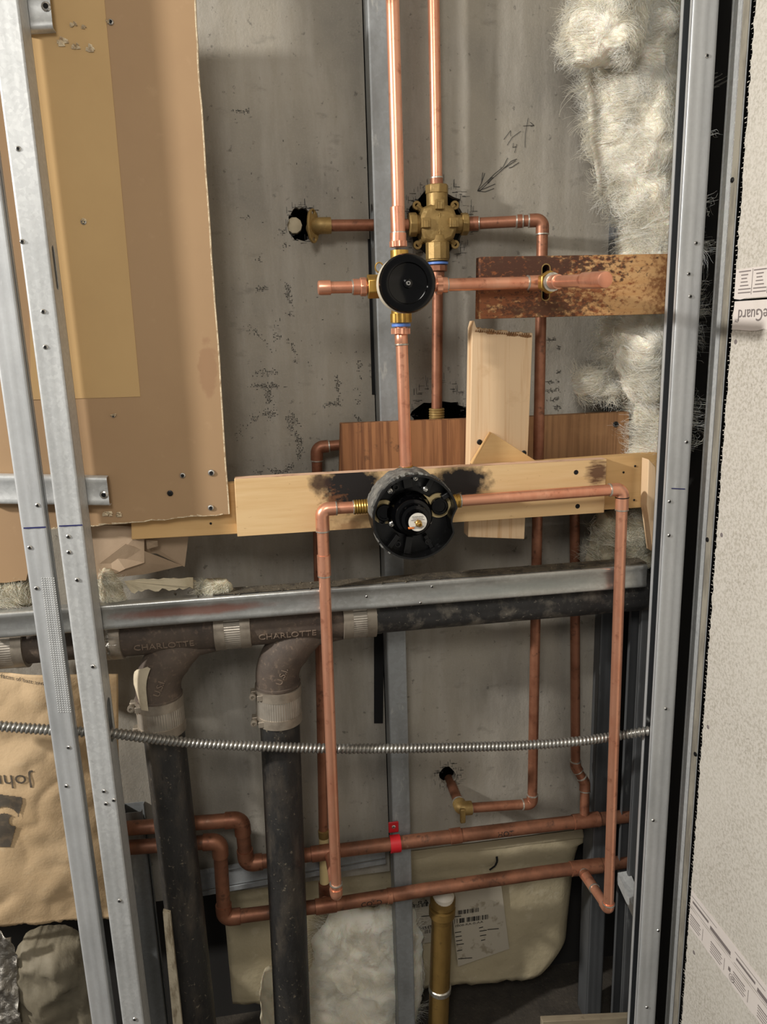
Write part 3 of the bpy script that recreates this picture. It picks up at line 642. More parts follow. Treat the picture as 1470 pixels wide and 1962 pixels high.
fc2 = channel('furring_channel', P(30, 20, .042), P(97, 16, .042), .040, .014, galv, 'channel end at the top left corner over the brown board', 'channel')
punch(fc2, P(88, 12, .042), .003)
trk = thing('metal_track', P(560, 1690, .165), 'grey metal track lying across the back wall behind the lower copper mains', 'track')
ta, tb = P(350, 1700, .168), P(738, 1632, .168)
for nm, dz0, dz1, dy in (('track_web', -.012, .020, 0), ('upper_flange', .0205, .028, -.004), ('lower_flange', -.0205, -.0125, -.004)):
    mb = MB(); mb.hexa([ta+V((0, dy, dz0)), ta+V((0, dy, dz1)), ta+V((0, dy+.003, dz1)), ta+V((0, dy+.003, dz0))], [tb+V((0, dy, dz0)), tb+V((0, dy, dz1)), tb+V((0, dy+.003, dz1)), tb+V((0, dy+.003, dz0))])
    obj(nm, mb, galv_dark, trk, smooth=0)
o = obj('metal_brace', MB().hexa([P(1184, 1672, .10), P(1206, 1668, .10), P(1206, 1690, .10), P(1184, 1694, .10)], [P(1214, 1738, .036), P(1236, 1736, .036), P(1236, 1758, .036), P(1214, 1760, .036)]), galv, smooth=0)
tag(o, 'short pale metal brace slanting between the rear and front right studs', 'brace')

# ------------------------------------------------------------------ drywall and timber
def slab(name, quad, y0, y1, m, label=None, cat=None, bevel=.0008, parent=None, front=True, holes=()):
    """quad: pixels of the front face; extruded straight back to y1"""
    f = [P(x, y, y0) for x, y in quad]
    ux, uy = V((1, 0, 0)), V((0, 0, 1))
    mb = MB().plate([(p.x, p.z) for p in f], list(holes), (0, y0, 0), ux, uy, (0, y1-y0, 0))
    o = obj(name, mb, m, parent, smooth=25, bevel=bevel)
    if cat: tag(o, label, cat)
    return o
rd = random.Random(2)
edge = [(372, -60)]+[(372+(440-372)*k/24+rd.uniform(-1.0, 1.0), 985*k/24) for k in range(1, 25)]
bot = [(440-(440-64)*k/30, 985+(1017-985)*k/30+rd.uniform(-1.5, 1.5)) for k in range(1, 31)]+[(62, 1040), (58, 1075), (50, 1112)]+[(50-170*k/12, 1112+14*k/12+rd.uniform(-1.5, 1.5)) for k in range(1, 13)]
dw = slab('drywall_sheet', edge+bot+[(-200, -60)], .0575, .0700, [gyps_back], 'large brown paper-faced drywall sheet hanging behind the two left studs', 'drywall', bevel=0)
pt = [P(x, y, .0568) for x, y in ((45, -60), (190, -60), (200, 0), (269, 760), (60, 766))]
obj('tan_patch', MB().plate([(p.x, p.z) for p in pt], [], (0, .0568, 0), (1, 0, 0), (0, 0, 1), (0, .0006, 0)), gyps_tan, dw, smooth=0, label='yellowish tan rectangle on the face of the drywall')  # lighter tan rectangle laid over the brown sheet
mb = MB(); rd = random.Random(8)
for k in range(28):
    a, b = P(*bot[k], .0570), P(*bot[k+1], .0570); h = rd.uniform(.0008, .003)
    mb.hexa([a, b, b+V((0, 0, h)), a+V((0, 0, h*rd.random()))], [a+V((0, .012, 0)), b+V((0, .012, 0)), b+V((0, .012, h)), a+V((0, .012, h))])
obj('broken_edge', mb, gyps_core, dw, smooth=0)
mb = MB()
for k in range(24):
    a, b = P(*edge[k], .0572), P(*edge[k+1], .0572); mb.hexa([a+V((-.0012, 0, 0)), a+V((.0004, 0, 0)), b+V((.0004, 0, 0)), b+V((-.0012, 0, 0))], [a+V((-.0012, .0129, 0)), a+V((.0004, .0129, 0)), b+V((.0004, .0129, 0)), b+V((-.0012, .0129, 0))])
obj('cut_edge', mb, gyps_core, dw, smooth=0)
def crater(px, py, r, seed):
    rd = random.Random(seed); p = P(px, py, .0573); mb = MB()
    for k in range(7):
        a = rd.uniform(0, 6.28); l = r*rd.uniform(.6, 1.3); c = p+V((math.cos(a)*l*.5, -.001, math.sin(a)*l*.4)); s = r*rd.uniform(.25, .5)
        mb.add([c+V((-s, 0, -s*.5)), c+V((s, -.0008, -s*.4)), c+V((s*.7, 0, s*.6)), c+V((-s*.4, -.003, s*.8))], [(0, 1, 3), (1, 2, 3), (0, 3, 2)])
    obj('torn_paper_flake', mb, gyps_core, dw, smooth=0)
for k, (x, y, r) in enumerate([(122, 84, .008), (146, 90, .006), (173, 95, .007), (142, 50, .005), (163, 54, .004), (160, 425, .005), (218, 795, .004), (207, 985, .008), (228, 986, .006), (207, 42, .003)]): crater(x, y, r, k+40)
for (x, y, r, kd) in ((350, 911, .0022, 'hole'), (405, 906, .0026, 'hole'), (404, 973, .0024, 'hole'), (160, 425, .0022, 'hole'), (326, 945, .0026, 'black'), (217, 797, .0014, 'hole'), (212, 42, .002, 'hole')):
    punch(dw, P(x, y, .0566), r, kd)
tag(dw, 'large brown paper-faced drywall sheet hanging behind the two left studs', 'drywall')

st = slab('wood_strip', [(250, 940), (1264, 868), (1258, 971), (1160, 977), (455, 1023), (252, 1034)], .0705, .0865, pine2, 'long plain pine strip running behind the scorched plywood, both ends showing', 'wood board')
for (x, y) in ((1217, 893), (1215, 958), (1195, 905), (404, 1003)): punch(st, P(x, y, .0703), .0011, 'black')
pl = slab('plywood_board', [(449, 918), (1163, 880), (1158, 982), (455, 1028)], .054, .070, ply, 'scorched plywood board fixed behind the lower valve with char marks around the pipes', 'wood board', bevel=.0006)
fe = MB(); a, b = P(449, 918, .054), P(1163, 880, .054)
for k, c in enumerate((.0, .0053, .0106)): fe.hexa([a+V((.001, .0003+c, .0002)), a+V((.001, .0048+c, .0002)), a+V((.001, .0048+c, .0006)), a+V((.001, .0003+c, .0006))], [b+V((-.001, .0003+c, .0002)), b+V((-.001, .0048+c, .0002)), b+V((-.001, .0048+c, .0006)), b+V((-.001, .0003+c, .0006))])
obj('ply_edge_layers', fe, M('ply_edge', (214, 178, 150), .8, 0, [('noise', (30, 90, 60), .55, .65, (140, 98, 66), .7)]), pl, smooth=0)
for (x, y) in ((1104, 905), (1107, 970)): obj('bolt_hole', MB().lathe([(.0036, 0), (.0034, .0003), (.001, .0004)], P(x, y, .0541), (0, -1, 0), 16), blk_hole, pl)
bq = [(920, 492), (1292, 486), (1286, 601), (918, 611)]
def slot(px, py, hx, hz, Y=.048):
    p = P(px, py, Y); out = []
    for k in range(16):
        a = 2*math.pi*k/16; out.append((p.x+hx*math.cos(a), p.z+(hz-hx)*(1 if math.sin(a) >= 0 else -1)+hx*math.sin(a)))
    return out
bo = slab('scorched_board', bq, .048, .067, burnt, 'heavily scorched wooden board under the upper right copper stub-out', 'wood board', holes=[slot(1046, 541, .0052, .0225)], bevel=.0006)
obj('slot_rim', MB().plate(slot(1046, 541, .0064, .0240), [slot(1046, 541, .0052, .0226)], (0, .0474, 0), (1, 0, 0), (0, 0, 1), (0, .0012, 0)), brass_old, bo, smooth=0)
obj('slot_back', MB().box((P(1046, 541, .066).x-.007, .0665, P(1046, 541, .066).z-.026), (P(1046, 541, .066).x+.007, .0672, P(1046, 541, .066).z+.026)), blk_hole, bo, smooth=0)
o = slab('wood_block', [(653, 812), (1000, 799), (1000, 940), (650, 955)], .126, .1425, dark_pine, 'reddish dark pine block on the back wall left of the upright stud offcut', 'wood board')
o2 = slab('wood_block', [(1003, 799), (1206, 789), (1206, 935), (1003, 940)], .126, .1425, tan_pine, 'brown pine block on the back wall right of the upright offcut, beside insulation', 'wood board')
punch(o2, P(1180, 813, .1258), .003, 'black')
rd = random.Random(9); top = [(905+(1021-905)*k/30, 628+12*k/30+rd.uniform(-3, 3)+(-14 if k == 1 else 0)) for k in range(31)]
vl = slab('lumber_offcut', top+[(1005, 1033), (897, 1029)], .0880, .1120, pine, 'pale upright pine offcut with a ragged broken top behind the plywood', 'wood board')
mb = MB(); rd = random.Random(4)
for k in range(26):
    p = P(912+k*4.2, 634+k*.4, .0875); s = rd.uniform(.001, .003)
    mb.add([p+V((-s, 0, -s)), p+V((s, -.001, -s*.6)), p+V((s*.3, 0, s*1.6)), p+V((0, -.0025, 0))], [(0, 1, 3), (1, 2, 3), (2, 0, 3)])
obj('splinters', mb, tan_pine, vl, smooth=0)
for (x, y) in ((919, 847), (1004, 868)): punch(vl, P(x, y, .0878), .0026, 'black')
tr = slab('triangular_offcut', [(905, 890), (943, 829), (1029, 884)], .0715, .0865, pine2, 'triangular wood scrap standing on the plywood edge in front of the pine offcut', 'wood scrap')
o = slab('wood_wedge', [(1243, 880), (1256, 893), (1259, 960), (1252, 1058), (1240, 968)], .036, .056, pine, 'thin split pine wedge jammed beside the right-hand stud', 'wood scrap')
o = slab('floor_plank', [(1040, 1958), (1212, 1950), (1216, 1990), (1040, 2000)], .05, .062, floor_wood, 'weathered grey plank lying along the bottom right of the wall cavity', 'plank')
o = slab('painted_wood_strip', [(312, 1748), (326, 1752), (352, 1990), (334, 1990)], .050, .058, paint_wood, 'thin strip of flaked white wood in front of the left drain pipe', 'wood scrap', bevel=0)

# ------------------------------------------------------------------ upper shower valve (front)
YF = .03
uv = thing('shower_valve', P(767, 548, YF), 'upper valve with a round glossy black cap on a brass body', 'valve')
uc = P(767, 548, YF)
obj('brass_body', MB().lathe([(.012, .0), (.023, .001), (.025, .014), (.020, .020), (.020, .034)], uc+V((0, .012, 0)), (0, -1, 0), 32), brass, uv)
for a, b, r in (((745, 0), 0, 0),): pass
obj('port', MB().tube([uc+V((0, 0, .012)), uc+V((0, 0, .043))], .0115, 20), brass, uv)
obj('port', MB().tube([uc+V((0, 0, -.012)), uc+V((0, 0, -.036))], .0125, 20), brass, uv)
obj('port', MB().tube([uc+V((-.012, 0, 0)), uc+V((-.03, 0, 0))], .0115, 20), brass, uv)
obj('port', MB().tube([uc+V((.012, 0, 0)), uc+V((.036, 0, 0))], .0115, 20), brass, uv)
hexnut(uv, uc+V((-.027, 0, 0)), uc+V((-.042, 0, 0)), .0150, brass, rot=math.pi/6)
ribbed(uv, uc+V((0, 0, -.034)), uc+V((0, 0, -.045)), .0125, brass, 10)
obj('blue_seal', MB().lathe([(.009, 0), (.0122, .0008), (.0122, .0040), (.009, .0046)], uc+V((0, 0, -.046)), (0, 0, -1), 20), blue_tape, uv)
sl = obj('wire_loop', MB().tube([uc+V((-.028, -.012, .022))+V((.005*math.cos(a*math.pi/6), 0, .006*math.sin(a*math.pi/6))) for a in range(1, 11)], .0009, 8), brass, uv)
cf = uc+V((0, -.055, 0)); RC = .0345
obj('backing_ring', MB().lathe([(RC*.95, -.030), (RC*1.0, -.029), (RC*1.0, -.010), (RC*.95, -.009)], cf, (0, -1, 0), 48), cream_white, uv)
cp = obj('black_cap', MB().lathe([(.020, -.030), (RC, -.011), (RC*1.015, -.006), (RC*.995, -.0022), (RC*.955, -.0004), (RC*.88, 0), (.0245, -.0006), (.0235, -.0030), (.0225, -.0034), (.006, -.0034), (.0055, -.0012), (.0048, -.0008), (.0030, -.0008)], cf, (0, -1, 0), 56), blk_gloss, uv, smooth=30)
scw = obj('centre_screw', MB().lathe([(.0029, -.001), (.0029, .0016), (.0024, .0026), (.0014, .0026), (.0014, .0012)], cf, (0, -1, 0), 16), steel, uv)
obj('screw_socket', MB().lathe([(.0013, .0), (.0013, .0014), (.0002, .0014)], cf, (0, -1, 0), 8), blk_hole, scw)

# pipes at the upper valve
def riser(name, pts, label, r=R2, m=copper, fr=.012):
    t = thing(name, pts[0] if pts[0].z < pts[-1].z else pts[-1], label, 'pipe')
    obj('tube', MB().tube(fillet(pts, fr), r, 24), m, t); return t
a, b = P(744, -300, YF), V((uc.x, YF, P(763, 462, YF).z)); dv = (b-a).normalized()
t = riser('copper_pipe', [a, b], 'bright copper riser running up from the black-capped valve to the top')
sleeve(t, P(761, 396, YF), P(763, 446, YF), rings=(0, 1), k=1.13)
sleeve(t, P(763, 446, YF), P(763, 464, YF), rings=(0, 0), name='adapter', k=1.3)
ribbed(t, P(763, 462, YF), P(763.5, 473, YF), .0098, copper, 10)
t = riser('copper_pipe', [uc+V((0, 0, -.050)), P(778, 898, YF)], 'vertical copper pipe joining the upper valve to the lower valve')
ribbed(t, P(768, 629, YF), P(768, 640, YF), .0112, copper, 11)
sleeve(t, P(768.5, 640, YF), P(769, 660, YF), rings=(0, 1), name='adapter', k=1.05)
zc = uc.z
t = thing('copper_pipe', V((P(650, 551, YF).x, YF, zc)), 'short capped copper stub pointing left from the upper valve', 'pipe')
xa = P(612, 551, YF).x
obj('tube', MB().tube([V((xa+.006, YF, zc)), V((uc.x-.042, YF, zc))], R2*.93, 24), copper, t)
cap(t, V((xa+.0145, YF, zc)), V((xa-.002, YF, zc)), R2*.98)
sleeve(t, V((P(676, 550, YF).x, YF, zc)), V((P(692, 550, YF).x, YF, zc)), rings=(1, 0), name='adapter', k=1.25)
hexnut(t, V((P(690, 550, YF).x, YF, zc)), V((P(702, 550, YF).x, YF, zc)), .0118, copper, name='adapter_collar', n=8)
t = thing('copper_pipe', V((P(940, 545, YF).x, YF, zc)), 'copper branch crossing the scorched board to a capped stub-out toward the room', 'pipe')
pe = P(1040, 541, YF); pe = V((pe.x, YF, pe.z)); ps = V((uc.x+.034, YF, zc))
tipx, tipY = pe.x+.004, -.078
_x0, _x1 = P(1156, 536, 0).x, P(1156, 536, -.1).x; tipY = -.1*(pe.x-_x0)/(_x1-_x0); tip = P(1156, 536, tipY)
pts = [ps, pe, tip]
obj('tube', MB().tube([ps, pe], R2, 24), copper, t)
ribbed(t, V((P(836, 546, YF).x, YF, zc)), V((P(846, 546, YF).x, YF, zc)), .0105, copper, 8, depth=.0014)
sleeve(t, V((P(844, 546, YF).x, YF, zc)), V((P(857, 546, YF).x, YF, zc)), rings=(0, 1), k=1.22)
elbow(t, pts, 1, .020, .012, fr=.009)
so = obj('stub_out', MB().tube([pe, tip], R2*.92, 24), copper, t)
hexnut(t, pe.lerp(tip, .09), pe.lerp(tip, .16), .0145, brass, rot=math.pi/6)
obj('washer', MB().lathe([(.009, 0), (.0118, .0005), (.0118, .002), (.009, .0025)], pe.lerp(tip, .18), tip-pe, 24), solder, t)
sleeve(t, pe.lerp(tip, .2), pe.lerp(tip, .30), rings=(1, 0), name='ferrule', k=1.12)
cap(t, pe.lerp(tip, .72), tip+(tip-pe).normalized()*.006, R2*.98)

# ------------------------------------------------------------------ back valve of the neighbouring shower
YV = .155
bc = P(838, 430, YV); bv = thing('rear_shower_valve', bc, 'dull cast-brass valve body set into the torn hole in the back wall', 'valve')
rd = random.Random(1)
obj('brass_body', MB().lathe([(.020, -.030), (.030, -.024), (.031, 0), (.0295, .010), (.026, .014), (.012, .0155), (.003, .0158)], bc, (0, -1, 0), 8), brass_old, bv, smooth=20, bevel=.002)
def bport(d, l0, l1, r, nm='port'): return obj(nm, MB().tube([bc+V(d)*l0, bc+V(d)*l1], r, 20), brass_old, bv, bevel=.001)
bport((0, 0, 1), .015, .044, .0150); hexnut(bv, bc+V((0, 0, .040)), bc+V((0, 0, .052)), .0165, brass_old, 'port_collar', 8)
bport((0, 0, -1), .015, .050, .0160); hexnut(bv, bc+V((0, 0, -.024)), bc+V((0, 0, -.048)), .0172, brass_old, 'port_collar', 12)
bport((-1, 0, 0), .015, .036, .0125); hexnut(bv, bc+V((-.030, 0, 0)), bc+V((-.041, 0, 0)), .0165, brass_old, 'port_collar', 8)
bport((1, 0, 0), .015, .040, .0125); hexnut(bv, bc+V((.034, 0, 0)), bc+V((.044, 0, 0)), .0155, brass_old, 'port_collar', 8)
for d in ((-1, 0), (1, 0), (0, 1)):
    c = bc+V((d[0]*.020, -.014, d[1]*.024)); mb = MB(); mb.box(c-V((.0065, .006, .0065)), c+V((.0065, .004, .0065)))
    l = obj('square_lug', mb, brass_old, bv, smooth=0, bevel=.001)
    mb = MB(); mb.box(c+V((-.003, -.0075, -.0065)), c+V((.003, -.0058, .003))); obj('lug_rib', mb, brass_old, l, smooth=0, bevel=.0006)
for sx in (-1, 1):
    for sz in (-1, 1):
        c = bc+V((sx*.0275, .006, sz*.0265)); mb = MB()
        out = [(.0062*math.cos(2*math.pi*k/16), .0062*math.sin(2*math.pi*k/16)) for k in range(16)]; hl = [(.0026*math.cos(2*math.pi*k/12), .0026*math.sin(2*math.pi*k/12)) for k in range(12)]
        mb.plate(out, [hl], c, (1, 0, 0), (0, 0, 1), (0, .006, 0)); mb.tube([c+V((0, .004, 0)), bc+V((sx*.018, .008, sz*.018))], .0045, 10)
        obj('mounting_ear', mb, brass_old, bv, bevel=.0006)
mb = MB()
for dz in (.010, -.012): 
    for a, b in (((-.002, 0), (0, .003)), ((.002, 0), (0, .003)), ((0, -.003), (0, .003))):
        mb.tube([bc+V((a[0], -.0158, dz+a[1])), bc+V((b[0], -.0158, dz+b[1]))], .0005, 6)
obj('cast_arrows', mb, brass_old, bv)
obj('blue_seal', MB().lathe([(.011, 0), (.0150, .0008), (.0150, .0036), (.011, .0044)], bc+V((0, 0, -.0505)), (0, 0, -1), 24), blue_tape, bv)
t = riser('copper_pipe', [P(826, -300, YV), V((bc.x, YV, P(837, 366, YV).z))], 'older copper riser running up from the rear brass valve')
sleeve(t, P(836.5, 341, YV), P(837, 356, YV), m=copper_old, rings=(1, 0)); ribbed(t, P(837, 354, YV), P(837, 368, YV), .0108, copper, 9, depth=.001)
t = riser('copper_pipe', [bc+V((0, 0, -.056)), P(837, 796, YV)], 'copper drop below the rear valve ending behind the reddish block', m=copper_old)
hexnut(t, bc+V((0, 0, -.055)), bc+V((0, 0, -.064)), .0135, copper_old, 'collar', 10); threads(t, P(837, 782, YV), P(837, 806, YV), .0118, brass_old, 5)
sleeve(t, bc+V((0, 0, -.064)), bc+V((0, 0, -.080)), m=copper_old, rings=(0, 0), k=1.2)
# left outlet with drop-ear elbow
zr = bc.z
pl_ = [V((bc.x-.042, YV, zr)), V((P(604, 431, YV).x, YV, zr)), V((P(604, 431, YV).x, YV+.03, zr))]
t = thing('copper_pipe', pl_[1], 'copper pipe from the rear valve to a brass eared elbow in a small wall hole', 'pipe')
obj('tube', MB().tube([pl_[0], V((P(632, 431, YV).x, YV, zr))], R2, 24), copper_old, t)
e = obj('drop_ear_elbow', MB().tube(fillet([V((P(634, 431, YV).x, YV, zr)), pl_[1], pl_[2]], .012), .0112, 20), brass_old, t)
c = V((P(598, 430, YV).x, YV+.004, zr)); out = []
for k in range(24):
    a = 2*math.pi*k/24; out.append((.012*math.cos(a), .024*math.sin(a)*(1 if abs(math.sin(a)) < .75 else .95)))
hl = [[(.0026*math.cos(2*math.pi*k/10), s*.0175+.0026*math.sin(2*math.pi*k/10)) for k in range(10)] for s in (-1, 1)]
obj('ear_plate', MB().plate([(x*.85, y) for x, y in out], hl, c, V((.75, .66, 0)), (0, 0, 1), V((.66, -.75, 0))*.004), brass_old, e, bevel=.0006)
solder_ring(t, V((P(631, 431, YV).x, YV, zr)), (1, 0, 0), R2*1.15)
# right outlet, down the cavity to the tub spout elbow
YD = .116
pts = [V((bc.x+.043, YV, zr)), P(1036, 428, YD+.02), P(1020, 1540, YD), P(884, 1549, YD), V((P(884, 1549, YD).x-.001, YB+.03, P(884, 1549, YD).z))]
pts[1] = V((pts[1].x, YD+.012, zr+.001))
t = thing('copper_pipe', pts[2], 'long aged copper pipe from the rear valve down to the lower wall hole', 'pipe')
obj('tube', MB().tube(fillet([pts[0], pts[1], pts[2], pts[3]], .012), R2, 24), copper_old, t)
sleeve(t, pts[0], pts[0].lerp(pts[1], .16), m=copper_old, rings=(0, 1), k=1.25)
sleeve(t, pts[0].lerp(pts[1], .66), pts[0].lerp(pts[1], .74), m=copper_old)
elbow(t, pts, 1, .019, .019, m=copper_old, fr=.013); elbow(t, pts, 2, .017, .017, m=copper_old, fr=.010)
e = obj('brass_elbow', MB().tube(fillet([pts[3].lerp(pts[2], .14), pts[3], pts[3]+V((0, .014, 0))], .006), .0112, 20), brass_old, t)
obj('brass_lug', MB().box(pts[3]+V((-.0045, -.0125, -.020)), pts[3]+V((.0045, -.0065, .006))), brass_old, e, bevel=.002)
solder_ring(t, pts[3].lerp(pts[2], .14), (1, 0, 0), R2*1.15)
obj('wall_stub', MB().tube([pts[3]+V((0, .012, 0)), pts[3]+V((0, .085, .002))], R2*1.05, 20), copper_brown, t)
solder_ring(t, pts[3]+V((0, .018, 0)), (0, 1, 0), R2*1.2)

# ------------------------------------------------------------------ lower valve
lc = P(784, 977, YF); lv = thing('mixing_valve', lc, 'lower mixing valve inside a large round black plastic guard with grey crust', 'valve')
RG = .0565; fy = -.018
def guard_outline(r):
    out = []
    for k in range(72):
        a = 2*math.pi*k/72; rr = r
        d = abs(((a-math.radians(-7)+math.pi) % (2*math.pi))-math.pi)
        if d < math.radians(17): rr = r*(1-.13*math.cos(d/math.radians(17)*math.pi/2))
        out.append((rr*math.cos(a), rr*math.sin(a)))
    return out
obj('guard_wall', MB().plate(guard_outline(RG), [guard_outline(RG*.955)], (lc.x, fy, lc.z), (1, 0, 0), (0, 0, 1), (0, .044, 0)), blk_plastic, lv, smooth=30)
obj('guard_floor', MB().plate(guard_outline(RG*.97), [], (lc.x, .012, lc.z), (1, 0, 0), (0, 0, 1), (0, .003, 0)), blk_plastic, lv, smooth=30)
# inner ribs and ledges of the guard
for ang, w_, r0, r1, h in ((-100, .010, .030, .054, .012), (-62, .006, .034, .054, .010), (-128, .007, .034, .054, .013), (60, .008, .036, .054, .012), (98, .012, .036, .054, .010), (130, .006, .040, .054, .014), (28, .007, .044, .054, .016)):
    a = math.radians(ang); d = V((math.cos(a), 0, math.sin(a))); n = V((-math.sin(a), 0, math.cos(a)))*w_/2; c = V((lc.x, .012, lc.z))
    f = [c+d*r0-n, c+d*r1-n, c+d*r1+n, c+d*r0+n]
    obj('guard_rib', MB().hexa(f, [p+V((0, -h, 0)) for p in f]), blk_plastic, lv, smooth=0, bevel=.0008)
# crusted plaster clinging to the outside
mb = MB(); rd = random.Random(12)
for (a0, a1, rmax, y0, y1) in ((62, 178, .0035, -.016, .030), (-152, -28, .0042, -.006, .026), (28, 60, .0018, -.006, .02)):
    n = 40; inn = []; 
    for k in range(n+1):
        a = math.radians(a0+(a1-a0)*k/n); e = min(1, min(k, n-k)/4); th = rmax*(.45+.55*abs(nz((k*.21, a0, 0), 1.3, 2)))*e+.0006
        j0 = y0+abs(nz((k*.33, a1, 2), 1.1, 2))*.010
        c = V((math.cos(a), 0, math.sin(a))); o0 = V((lc.x, 0, lc.z))
        inn.append([o0+c*(RG+.0002)+V((0, j0, 0)), o0+c*(RG+th)+V((0, j0+.001, 0)), o0+c*(RG+th*1.2)+V((0, y1, 0)), o0+c*(RG+.0002)+V((0, y1, 0))])
    vs = [p for r in inn for p in r]; mb.add(vs, [(i*4+k, (i+1)*4+k, (i+1)*4+(k+1) % 4, i*4+(k+1) % 4) for i in range(n) for k in range(4)])
obj('plaster_crust', mb, crust, lv, smooth=40)
# stepped cartridge
ca = V((lc.x-.005, .012, lc.z+.003)); ax = V((.015, -1, -.005))
ct = obj('cartridge', MB().lathe([(.030, 0), (.030, .010), (.0275, .014), (.0265, .020), (.0255, .034), (.0235, .037), (.0195, .038), (.0190, .046), (.0182, .049), (.0140, .050), (.0132, .060), (.0128, .0615), (.004, .0616)], ca, ax, 40), blk_gloss, lv, smooth=30)
tp = ca+ax.normalized()*.0618
lab = obj('warning_label', MB().lathe([(.0118, 0), (.0118, .0004), (.001, .0004)], tp, ax, 32), paper_white, ct, label='round white warning sticker')
axn = ax.normalized(); lx = V((0, 0, 1)).cross(axn).normalized()*-1; ly = axn.cross(lx).normalized()*-1
if lx.x < 0: lx = -lx
ly = V((0, 0, 1))-axn*axn.z; ly.normalize()
ft = tp+axn*.0008
text_at(lab, 'warning_text', 'WARNING', .0030, lambda x, y, wd: ft+lx*(x-wd/2)+ly*(.0058+y), ink)
mk = []
for r, (wd, z) in enumerate(((.013, .0042), (.017, .0024), (.008, .0006), (.016, -.0062), (.011, -.0078))):
    c = ft+ly*z; mk.append([c-lx*wd/2, c+lx*wd/2, c+lx*wd/2+ly*.0007, c-lx*wd/2+ly*.0007])
quadmark(lab, 'small_print', mk, ink_grey)
obj('brass_stem', MB().lathe([(.0042, 0), (.0042, .002), (.0032, .003), (.0030, .009), (.0018, .0095), (.0016, .006)], tp+ly*-.0015+lx*.001, ax, 12), brass, ct)
obj('stem_star', MB().plate([(.0052*(1 if k % 2 == 0 else .5)*math.cos(2*math.pi*k/10+math.pi/2), .0052*(1 if k % 2 == 0 else .5)*math.sin(2*math.pi*k/10+math.pi/2)) for k in range(10)], [], ft+ly*-.001, lx, ly, axn*.0008), brass, ct, smooth=0)
obj('orange_stop', MB().box(tp+lx*-.012+ly*-.0085-V((0, .001, 0)), tp+lx*-.0045+ly*-.0060+V((0, .003, 0))), M('orange_plastic', (214, 120, 50), .5), ct, bevel=.0006)
# cream gaskets with black stops
for cx_, cz_, r in ((-.038, .005, .0160), (.036, .009, .0165)):
    g = V((lc.x+cx_, .0105, lc.z+cz_))
    o = obj('gasket', MB().plate([(r*math.cos(2*math.pi*k/32), r*math.sin(2*math.pi*k/32)) for k in range(32)], [], g, (1, 0, 0), (0, 0, 1), (0, -.004, 0)), gasket, lv, smooth=30)
    obj('black_stop', MB().lathe([(.0116, .003), (.0116, .0095), (.0105, .0105), (.008, .0105), (.0075, .0085), (.003, .0085)], g, (0, -1, 0), 28), blk_gloss, lv, smooth=30)
    sg = -1 if cx_ > 0 else 1
    for dz in (1, -1): obj('gasket_tail', MB().plate([(sg*.008, dz*.009), (sg*.020, dz*.016), (sg*.019, dz*.004)], [], g, (1, 0, 0), (0, 0, 1), (0, -.0045, 0)), gasket, o, smooth=0)
for (x, y) in ((747, 941), (815, 937), (750, 1004), (796, 916), (822, 1000)):
    p = P(x, y, -.004)
    obj('screw', MB().lathe([(.0022, -.014), (.0032, -.003), (.0036, 0), (.0034, .0014), (.0020, .0020), (.0010, .0010)], p, (.1, -1, .1), 14), steel, lv)
for (x, y) in ((758, 933), (732, 999), (820, 1037), (762, 1042)):
    p = P(x, y, .004); obj('guide_boss', MB().lathe([(.0045, -.010), (.0042, .003), (.0026, .003), (.0024, -.002)], p, (0, -1, 0), 16), blk_plastic, lv)
obj('brass_body', MB().lathe([(.012, -.014), (.026, -.012), (.026, .010), (.02, .012)], lc+V((0, .004, 0)), (0, -1, 0), 28), brass, lv)
zl = P(690, 971, YF).z
threads(lv, V((lc.x-.048, YF, zl)), V((P(677, 971, YF).x, YF, zl)), .0100, brass, 8); zr2 = P(872, 960, YF).z
threads(lv, V((lc.x+.048, YF, zr2)), V((P(882, 960, YF).x, YF, zr2)), .0095, brass, 5)
obj('port', MB().tube([V((lc.x-.052, YF, zl)), V((lc.x-.02, YF, lc.z))], .0115, 20), brass, lv); obj('port', MB().tube([V((lc.x+.052, YF, zr2)), V((lc.x+.02, YF, lc.z))], .0115, 20), brass, lv)
obj('port', MB().tube([P(777.5, 893, YF), lc], .0100, 20), brass, lv)
solder_ring(lv, P(777.5, 895, YF), (0, 0, 1), R2*1.12)

# loops from the lower valve down to the mains
YM = .131
def loop(name, pts, label, sleeve_at=()):
    t = thing(name, pts[2], label, 'pipe'); obj('tube', MB().tube(fillet(pts, .012), R2, 28), copper, t)
    elbow(t, pts, 1, .019, .030, fr=.014); elbow(t, pts, 2, .013, .015, fr=.010, rings=False)
    return t
q0 = V((P(678, 972, YF).x, YF, zl)); q1 = P(617, 974, YF); q1.z = zl; q2 = P(645, 1716, YF); q2 = V((q2.x, YF, q2.z)); q1.y = YF
pts = [q0, q1, q2, V((q2.x-.002, YM-.010, q2.z+.001))]
t = loop('copper_pipe', pts, 'bright copper loop dropping from the left side of the lower valve')
p = pts[1].lerp(pts[2], .155); sleeve(t, p, p+(pts[2]-pts[1]).normalized()*-.03, rings=(1, 0))
solder_ring(t, q0, (1, 0, 0), R2*1.1)
solder_ring(t, pts[1].lerp(pts[2], .965), pts[2]-pts[1], R2*1.15)
q0 = V((P(882, 958, YF).x, YF, zr2)); q1 = P(1193, 937, YF); q2 = P(1166, 1742, YF)
cp_ = P(1117, 1663, YM-.011); pts = [q0, q1, q2, V((q2.x-.004, YM-.010, P(1117, 1664, YM).z))]
t = loop('copper_pipe', pts, 'bright copper loop dropping from the right side of the lower valve')
solder_ring(t, q0, (1, 0, 0), R2*1.1); solder_ring(t, pts[1].lerp(pts[2], .985), pts[2]-pts[1], R2*1.15)
